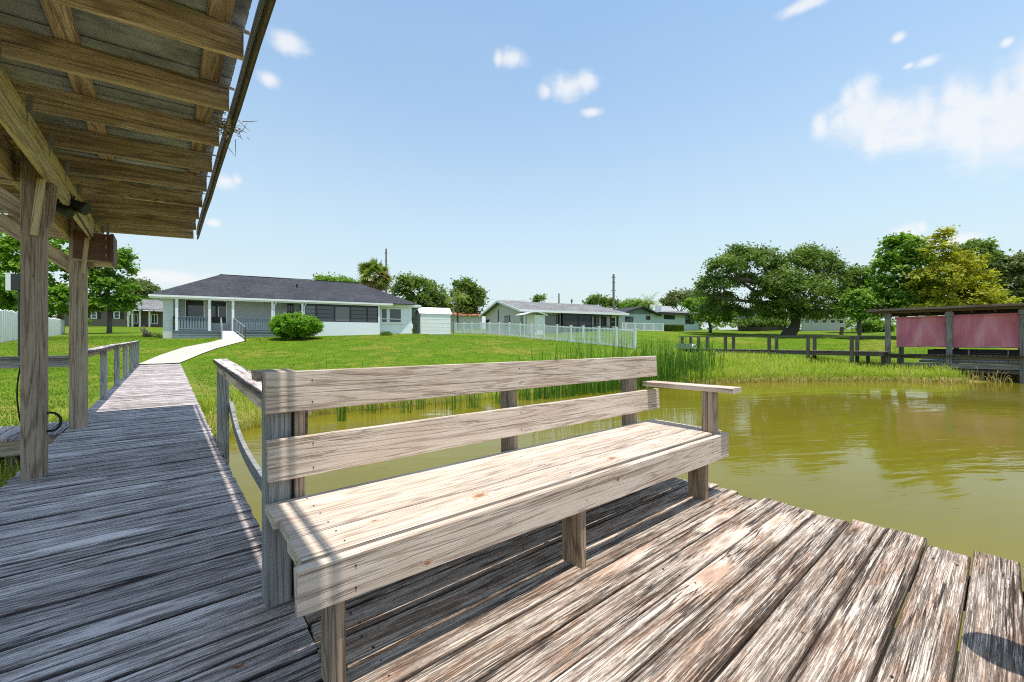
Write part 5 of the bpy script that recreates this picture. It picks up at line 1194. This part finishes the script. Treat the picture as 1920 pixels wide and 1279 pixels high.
# palms
def fan_palm(o, top, R_, n, seed, dead=.35):
    g_ = np.random.default_rng(seed); VV = {0: [], 1: []}
    for i in range(n):
        a_ = i*2.399+g_.uniform(-.2, .2); u = (i+.5)/n; e_ = R(82)-R(150)*u+g_.uniform(-.12, .12)
        d = np.array([math.cos(a_)*math.cos(e_), math.sin(a_)*math.cos(e_), math.sin(e_)]); L = R_*g_.uniform(.5, .8)
        hub = np.array(top)+d*L*.62; sd_ = np.cross(d, [0, 0, 1.]); sd_ /= np.linalg.norm(sd_)+1e-6; rl = g_.uniform(-1.1, 1.1); up_ = np.cross(sd_, d); sd_ = sd_*math.cos(rl)+up_*math.sin(rl); up_ = np.cross(sd_, d)
        key = 1 if g_.uniform() < (u-.3)*1.3 else 0
        VV[key].append([np.array(top), np.array(top)+sd_*.03, hub+sd_*.03, hub])
        for k in range(13):
            f = (k-6)/6*1.15; dv = d*math.cos(f)+sd_*math.sin(f); tip = hub+dv*L*(.75+.2*math.cos(f))-np.array([0, 0, 1])*L*(.16+.10*abs(f))*g_.uniform(.6, 1.4)-up_*.02
            midp = hub+dv*L*.45; wv_ = np.cross(dv, up_); wv_ = wv_*.085*R_/1.8
            VV[key].append([hub, midp-wv_, tip, midp+wv_])
    for key, nm_, mt in ((0, 'fronds', 'palm'), (1, 'dead_fronds', 'deadpalm')):
        if VV[key]:
            V_ = np.array(VV[key]).reshape(-1, 3); q = fast(nm_, V_, np.arange(len(V_)).reshape(-1, 4), M[mt], o); q.location = (0, 0, 0)
pb0 = foot(703, 52); pc = thing('cabbage_palm', 'cabbage palm with round shaggy head behind the house roof', 'palm tree', pb0)
topp = U(703, 518, 52); mb = MB(); mb.tube([pb0-Vector((0, 0, .4)), pb0.lerp(topp, .5)+Vector((.1, 0, 0)), topp], [.24, .2, .18], 9); mb.build('trunk', M['bark'], pc, smooth=True)
fan_palm(pc, topp, 2.3, 70, 8, .42)
def feather_palm(name, label, px, py, d_, L, n, seed):
    b0 = foot(px, d_); o = thing(name, label, 'palm tree', b0, 'feather palms behind the houses'); top = U(px, py, d_); g_ = random.Random(seed)
    mb = MB(); mb.tube([b0-Vector((0, 0, .4)), top], [.16, .12], 8); mb.build('trunk', M['bark'], o)
    Vq = []
    for i in range(n):
        a_ = i*2.399; e_ = R(g_.uniform(15, 75)); p = Vector(top); dv = Vector((math.cos(a_)*math.cos(e_), math.sin(a_)*math.cos(e_), math.sin(e_)))
        for k in range(9):
            q = p+dv*(L/9); dv = (dv+Vector((0, 0, -.19))).normalized(); s_ = dv.cross(Vector((0, 0, 1))).normalized()
            for sg in (-1, 1):
                for j in (0, .5):
                    m0 = p.lerp(q, j); tip = m0+s_*sg*L*.28*(1-.07*k)+dv*L*.1-Vector((0, 0, L*.08)); Vq.append([m0, m0.lerp(tip, .5)+dv*.04, tip, m0.lerp(tip, .5)-dv*.04])
            p = q
    V_ = np.array([[tuple(v) for v in f] for f in Vq]).reshape(-1, 3); q = fast('fronds', V_, np.arange(len(V_)).reshape(-1, 4), M['palm'], o); q.location = (0, 0, 0)
feather_palm('feather_palm', 'feather palm behind the gable of the pale blue house', 1217, 570, 72, 2.8, 18, 3)
feather_palm('feather_palm', 'small pale feather palm beside the thin pole near the orange roof', 858, 560, 58, 2.2, 12, 4)

# ------------------------------------------------------------------ poles, wires, boxes
def upole(label, px, y0, y1, d_, r_, arms=()):
    b0 = foot(px, d_); o = thing('utility_pole', label, 'utility pole', b0, 'utility poles behind the houses'); mb = MB(); t_ = U(px, y0, d_)
    mb.tube([b0-Vector((0, 0, .5)), t_], [r_*1.2, r_], 8); mb.build('shaft', M['pole'], o)
    for (py, dx) in arms:
        mb = MB(); c_ = U(px, py, d_); mb.box(c_.x-.12, c_.x+.12, c_.y-.12, c_.y+.12, c_.z-.25, c_.z+.25); mb.tube([c_+fr(-dx, 0), c_+fr(dx, 0)], .05, 6); mb.build('crossarm', M['pole'], o)
    return t_
pt1 = upole('tall utility pole just right of the cabbage palm', 724, 467, 545, 75, .16, ((475, .3), (490, .25), (505, .25)))
pt2 = upole('tall utility pole above the right end of the tan house roof', 1150.5, 515, 575, 80, .2, ((521, .4), (530, .35), (545, .5)))
upole('short bare pole rising over the tan house roof', 1048, 551, 572, 80, .13)
upole('short pole with small head over the tan house roof', 1072, 561, 573, 80, .08, ((565, .3),))
pt3 = upole('thin pale pole beside the white shed', 850.5, 542, 610, 44, .06)
w_ = MB()
def sag(a_, b_, s): return [Vector(a_).lerp(Vector(b_), i/14)-Vector((0, 0, s*4*(i/14)*(1-i/14))) for i in range(15)]
w_.tube(sag(U(745, 535, 60), pt3, .6), .02, 4)
tag(w_.build('power_line', M['pole'], at=pt3), 'thin service wire sloping down to the pale pole beside the shed', 'wire')
w2 = MB(); w2.tube(sag(U(907, 561, 78), U(1045, 557, 80), .5), .018, 4)
tag(w2.build('power_line', M['pole'], at=U(907, 561, 78)), 'thin wire crossing the sky above the tan house roof', 'wire')
eb = thing('meter_box', 'white and black meter box on a post left of the nearest wooden post', 'box', onground((24-960)/FPX*14, 14))
q0 = U(10, 545, 14); q1 = U(39, 513, 14)
c_ = U(21, 529, 14); mb = MB(); s_ = fr(.10, 0); dv = fr(0, .14)
mb.hexa([c_-s_*2+Vector((0, 0, -.29)), c_-s_*.2+Vector((0, 0, -.29)), c_-s_*.2+dv*2+Vector((0, 0, -.29)), c_-s_*2+dv*2+Vector((0, 0, -.29))], [c_-s_*2+Vector((0, 0, .29)), c_-s_*.2+Vector((0, 0, .29)), c_-s_*.2+dv*2+Vector((0, 0, .29)), c_-s_*2+dv*2+Vector((0, 0, .29))]); mb.build('lid', M['white'], eb)
mb = MB(); mb.hexa([c_-s_*.19+Vector((0, 0, -.28)), c_+s_*2.6+Vector((0, 0, -.28)), c_+s_*2.6+dv*2+Vector((0, 0, -.28)), c_-s_*.19+dv*2+Vector((0, 0, -.28))], [c_-s_*.19+Vector((0, 0, .28)), c_+s_*2.6+Vector((0, 0, .28)), c_+s_*2.6+dv*2+Vector((0, 0, .28)), c_-s_*.19+dv*2+Vector((0, 0, .28))]); mb.build('body', M['frame'], eb)
mb = MB(); qf = c_+s_*1.6+dv; mb.tube([Vector((qf.x, qf.y, gz(qf.x, qf.y)-.3)), qf+Vector((0, 0, -.285))], .07, 8); mb.build('stand', M['frame'], eb)
dp = foot(114, 48); dt = thing('dead_trunk', 'pale dead palm trunk between the two wooden posts', 'tree trunk', dp)
mb = MB(); mb.tube([dp-Vector((0, 0, .3)), dp.lerp(U(112, 535, 48), .5)+Vector((.06, 0, 0)), U(112, 535, 48)], [.34, .3, .33], 9); mb.build('trunk', M['pole'], dt, smooth=True)
sgb = foot(1577, 46); sg = thing('short_post', 'short dark leaning post on the lawn right of the live oak', 'post', sgb)
mb = MB(); mb.beam(sgb-Vector((0, 0, .2)), sgb+fr(.12, 0, .85), .34, .2, up=(1, 0, 0)); mb.build('stub', M['darkwood'], sg)

# ------------------------------------------------------------------ grass, marsh and reeds
def blades(name, P_, hgt, wid, material, label, seed, lean=.35, seg=2):
    g_ = np.random.default_rng(seed); n = len(P_); a_ = g_.uniform(0, 2*np.pi, n); s_ = np.c_[np.cos(a_), np.sin(a_), np.zeros(n)]
    l_ = g_.uniform(0, 2*np.pi, n); ld = np.c_[np.cos(l_), np.sin(l_), np.zeros(n)]*(g_.uniform(.0, 1., n)**1.5*lean)[:, None]
    Z_ = np.array([0, 0, 1.]); H_ = hgt[:, None]; W_ = wid[:, None]
    if seg == 1:
        V_ = np.stack([P_-s_*W_, P_+s_*W_, P_+(Z_+ld)*H_], 1).reshape(-1, 3); F_ = np.arange(len(V_)).reshape(-1, 3)
    else:
        c1 = P_+(Z_*.55+ld*.22)*H_; c2 = P_+(Z_*.85+ld*.62)*H_; c3 = P_+(Z_*(1-.25*lean)+ld*1.15)*H_
        V_ = np.stack([P_-s_*W_, P_+s_*W_, c1-s_*W_*.85, c1+s_*W_*.85, c2-s_*W_*.5, c2+s_*W_*.5, c3, c3+s_*W_*.05], 1).reshape(-1, 3)
        k = np.arange(n)[:, None]*8; F_ = np.concatenate([k+np.array([[0, 1, 3, 2]]), k+np.array([[2, 3, 5, 4]]), k+np.array([[4, 5, 7, 6]])], 0)
    o = fast(name, V_, F_, material); return tag(o, label, kind='stuff')
def scatter(n, poly_fn, seed):
    g_ = np.random.default_rng(seed); out = []; tot = 0
    while tot < n:
        r_ = poly_fn(g_, n); out.append(r_); tot += len(r_)
    return np.concatenate(out)[:n]
SHX = np.array([p_[0] for p_ in [(-5, 4.5), (-2.5, 5.6), (-1.2, 6.6), (0, 8.6)]+shore_w]); SHY = np.array([p_[1] for p_ in [(-5, 4.5), (-2.5, 5.6), (-1.2, 6.6), (0, 8.6)]+shore_w])
def along(g_, n, i0, i1):       # random points along the shore line with an inland offset direction
    seg = g_.uniform(i0, i1, n); k = np.clip(seg.astype(int), 0, len(SHX)-2); u = seg-k
    x = SHX[k]+(SHX[k+1]-SHX[k])*u; y = SHY[k]+(SHY[k+1]-SHY[k])*u
    dx, dy = SHX[k+1]-SHX[k], SHY[k+1]-SHY[k]; L_ = np.hypot(dx, dy); return x, y, -dy/L_, dx/L_
ni_ = len(SHX)-1
# marsh grass belt
def belt(n, i0, i1, o0, o1, seed, pw=1.):
    g_ = np.random.default_rng(seed); x, y, nx, ny = along(g_, n, i0, i1); off = o0+(o1-o0)*g_.uniform(0, 1, n)**pw; x = x+nx*off; y = y+ny*off
    z = np.maximum(ground(x, y), WATER-.12); keep = ~((x > -1.15) & (x < .55)); return np.c_[x, y, z][keep], g_
P_, g_ = belt(26000, 8.0, ni_+.0, -.5, 4.5, 1, 1.2); blades('marsh_grass', P_, g_.uniform(.25, .8, len(P_)), g_.uniform(.006, .014, len(P_)), M['marsh'], 'pale green marsh grass along the far lake edge', 2, .6)
P_, g_ = belt(9000, 7.6, ni_+.0, -.75, .6, 3); blades('dry_grass', P_, g_.uniform(.12, .42, len(P_)), g_.uniform(.006, .012, len(P_)), M['straw'], 'dry straw coloured grass at the water line', 4, 1.)
P_, g_ = belt(17000, 1.5, 8.2, -.3, 2.2, 5); blades('shore_grass', P_, g_.uniform(.12, .45, len(P_)), g_.uniform(.004, .009, len(P_)), M['marsh'], 'ragged grass on the near lake bank behind the bench', 6, .8)
P_, g_ = belt(5000, 1.2, 6.5, -.35, .5, 7); blades('dry_grass', P_, g_.uniform(.10, .4, len(P_)), g_.uniform(.004, .008, len(P_)), M['straw'], 'dry grass fringe on the near bank', 8, 1.)
# tall grass under the left edge of the deck
g_ = np.random.default_rng(9); n = 12000; x = g_.uniform(-5.5, -1.12, n); y = g_.uniform(5.6, 9.4, n); z = ground(x, y); k = (z > WATER-.05) & ~((y > 7.85) & (y < 9.05)); P_ = np.c_[x, y, z][k]
blades('bank_grass', P_, g_.uniform(.08, .30, len(P_)), g_.uniform(.003, .006, len(P_)), M['marsh'], 'grass on the bank left of the boardwalk', 10, .7)
# lawn blades
g_ = np.random.default_rng(12); n = 110000; dd_ = 6.5+30*g_.uniform(0, 1, n)**1.3; rr_ = g_.uniform(-1.25, 1.0, n)*dd_
x = rr_*CT+dd_*ST; y = -rr_*ST+dd_*CT; z = ground(x, y)
A2 = np.array([(q.x, q.y) for q in A]); B2 = np.array([(q.x, q.y) for q in B]); C2 = (A2+B2)/2; hw = np.linalg.norm(A2-B2, axis=1)/2
dist = np.min(np.sqrt((x[:, None]-C2[None, :, 0])**2+(y[:, None]-C2[None, :, 1])**2)-hw[None], axis=1)
k = (z > WATER+.12) & ~((x > -1.3) & (x < .7) & (y < 24.3)) & (dist > .1)
sh_ = h1; loc_s = (rr_-h1.r)*h1.ur+(dd_-h1.d)*h1.ud; loc_t = -(rr_-h1.r)*h1.ud+(dd_-h1.d)*h1.ur
k &= ~((loc_s > -.2) & (loc_s < 18.2) & (loc_t > -.3)); P_ = np.c_[x, y, z][k]; dk = dd_[k]
blades('lawn_grass', P_, g_.uniform(.015, .045, len(P_))*(1+.012*dk), g_.uniform(.004, .009, len(P_))*(1+.05*dk), M['turf'], 'short mown grass blades of the lawn', 13, .9, 1)
# cattail reeds
def reeds(name, label, spots, seed, h0, h1_, w=.011, mt='reed', lean=.28):
    g_ = np.random.default_rng(seed); P_ = []; hh = []
    for (px, py, spread, n) in spots:
        d_ = FPX*(H-WATER)/(py-640); c_ = U(px, py, d_)
        q = g_.normal(size=(n, 2))*np.array([spread*d_/FPX, spread*d_/FPX*.8]); xy = np.c_[c_.x+q[:, 0]*CT, c_.y-q[:, 0]*ST]+np.c_[q[:, 1]*ST, q[:, 1]*CT]
        z = np.maximum(ground(xy[:, 0], xy[:, 1])-.02, WATER-.25); P_.append(np.c_[xy, z]); hh.append(g_.uniform(h0, h1_, n)*g_.choice([1, .8, .6], n))
    P_ = np.concatenate(P_); hh = np.concatenate(hh)
    return blades(name, P_, hh, g_.uniform(w*.7, w*1.3, len(P_)), M[mt], label, seed+1, lean)
reeds('cattail_reeds', 'tall stand of green cattail reeds behind the right end of the bench', [(1020, 748, 14, 42), (1050, 742, 18, 68), (1085, 739, 20, 102), (1120, 735, 20, 127), (1155, 731, 20, 144), (1190, 728, 20, 161), (1225, 726, 20, 195), (1255, 723, 18, 212), (1290, 719, 18, 161), (1318, 716, 12, 68), (1180, 722, 40, 119), (1270, 714, 36, 127), (1335, 713, 14, 34)], 40, 1.15, 2.3, .015)
reeds('cattail_reeds', 'sparse green reeds standing in the water behind the middle of the bench', [(640, 790, 6, 22), (700, 775, 8, 16), (760, 775, 5, 14), (790, 768, 6, 16), (845, 768, 10, 22), (890, 765, 7, 30), (935, 757, 8, 22), (985, 750, 10, 34), (1030, 748, 12, 44), (570, 770, 12, 18), (600, 768, 5, 12), (665, 765, 6, 12), (530, 778, 8, 12), (1060, 745, 14, 60)], 44, .8, 1.65, .011)
reeds('cattail_reeds', 'thin reeds scattered near the warped rail of the walkway', [(455, 770, 7, 22), (438, 785, 5, 14), (475, 775, 6, 14)], 48, .3, .7, .006)

reeds('dry_reeds', 'straw coloured dead reeds in the water before the boathouse', [(1835, 716, 14, 60), (1870, 718, 10, 40), (1905, 716, 8, 50), (1790, 718, 16, 60), (1920, 712, 10, 30), (1760, 720, 20, 60)], 52, .25, .75, .012, 'straw', 1.0)
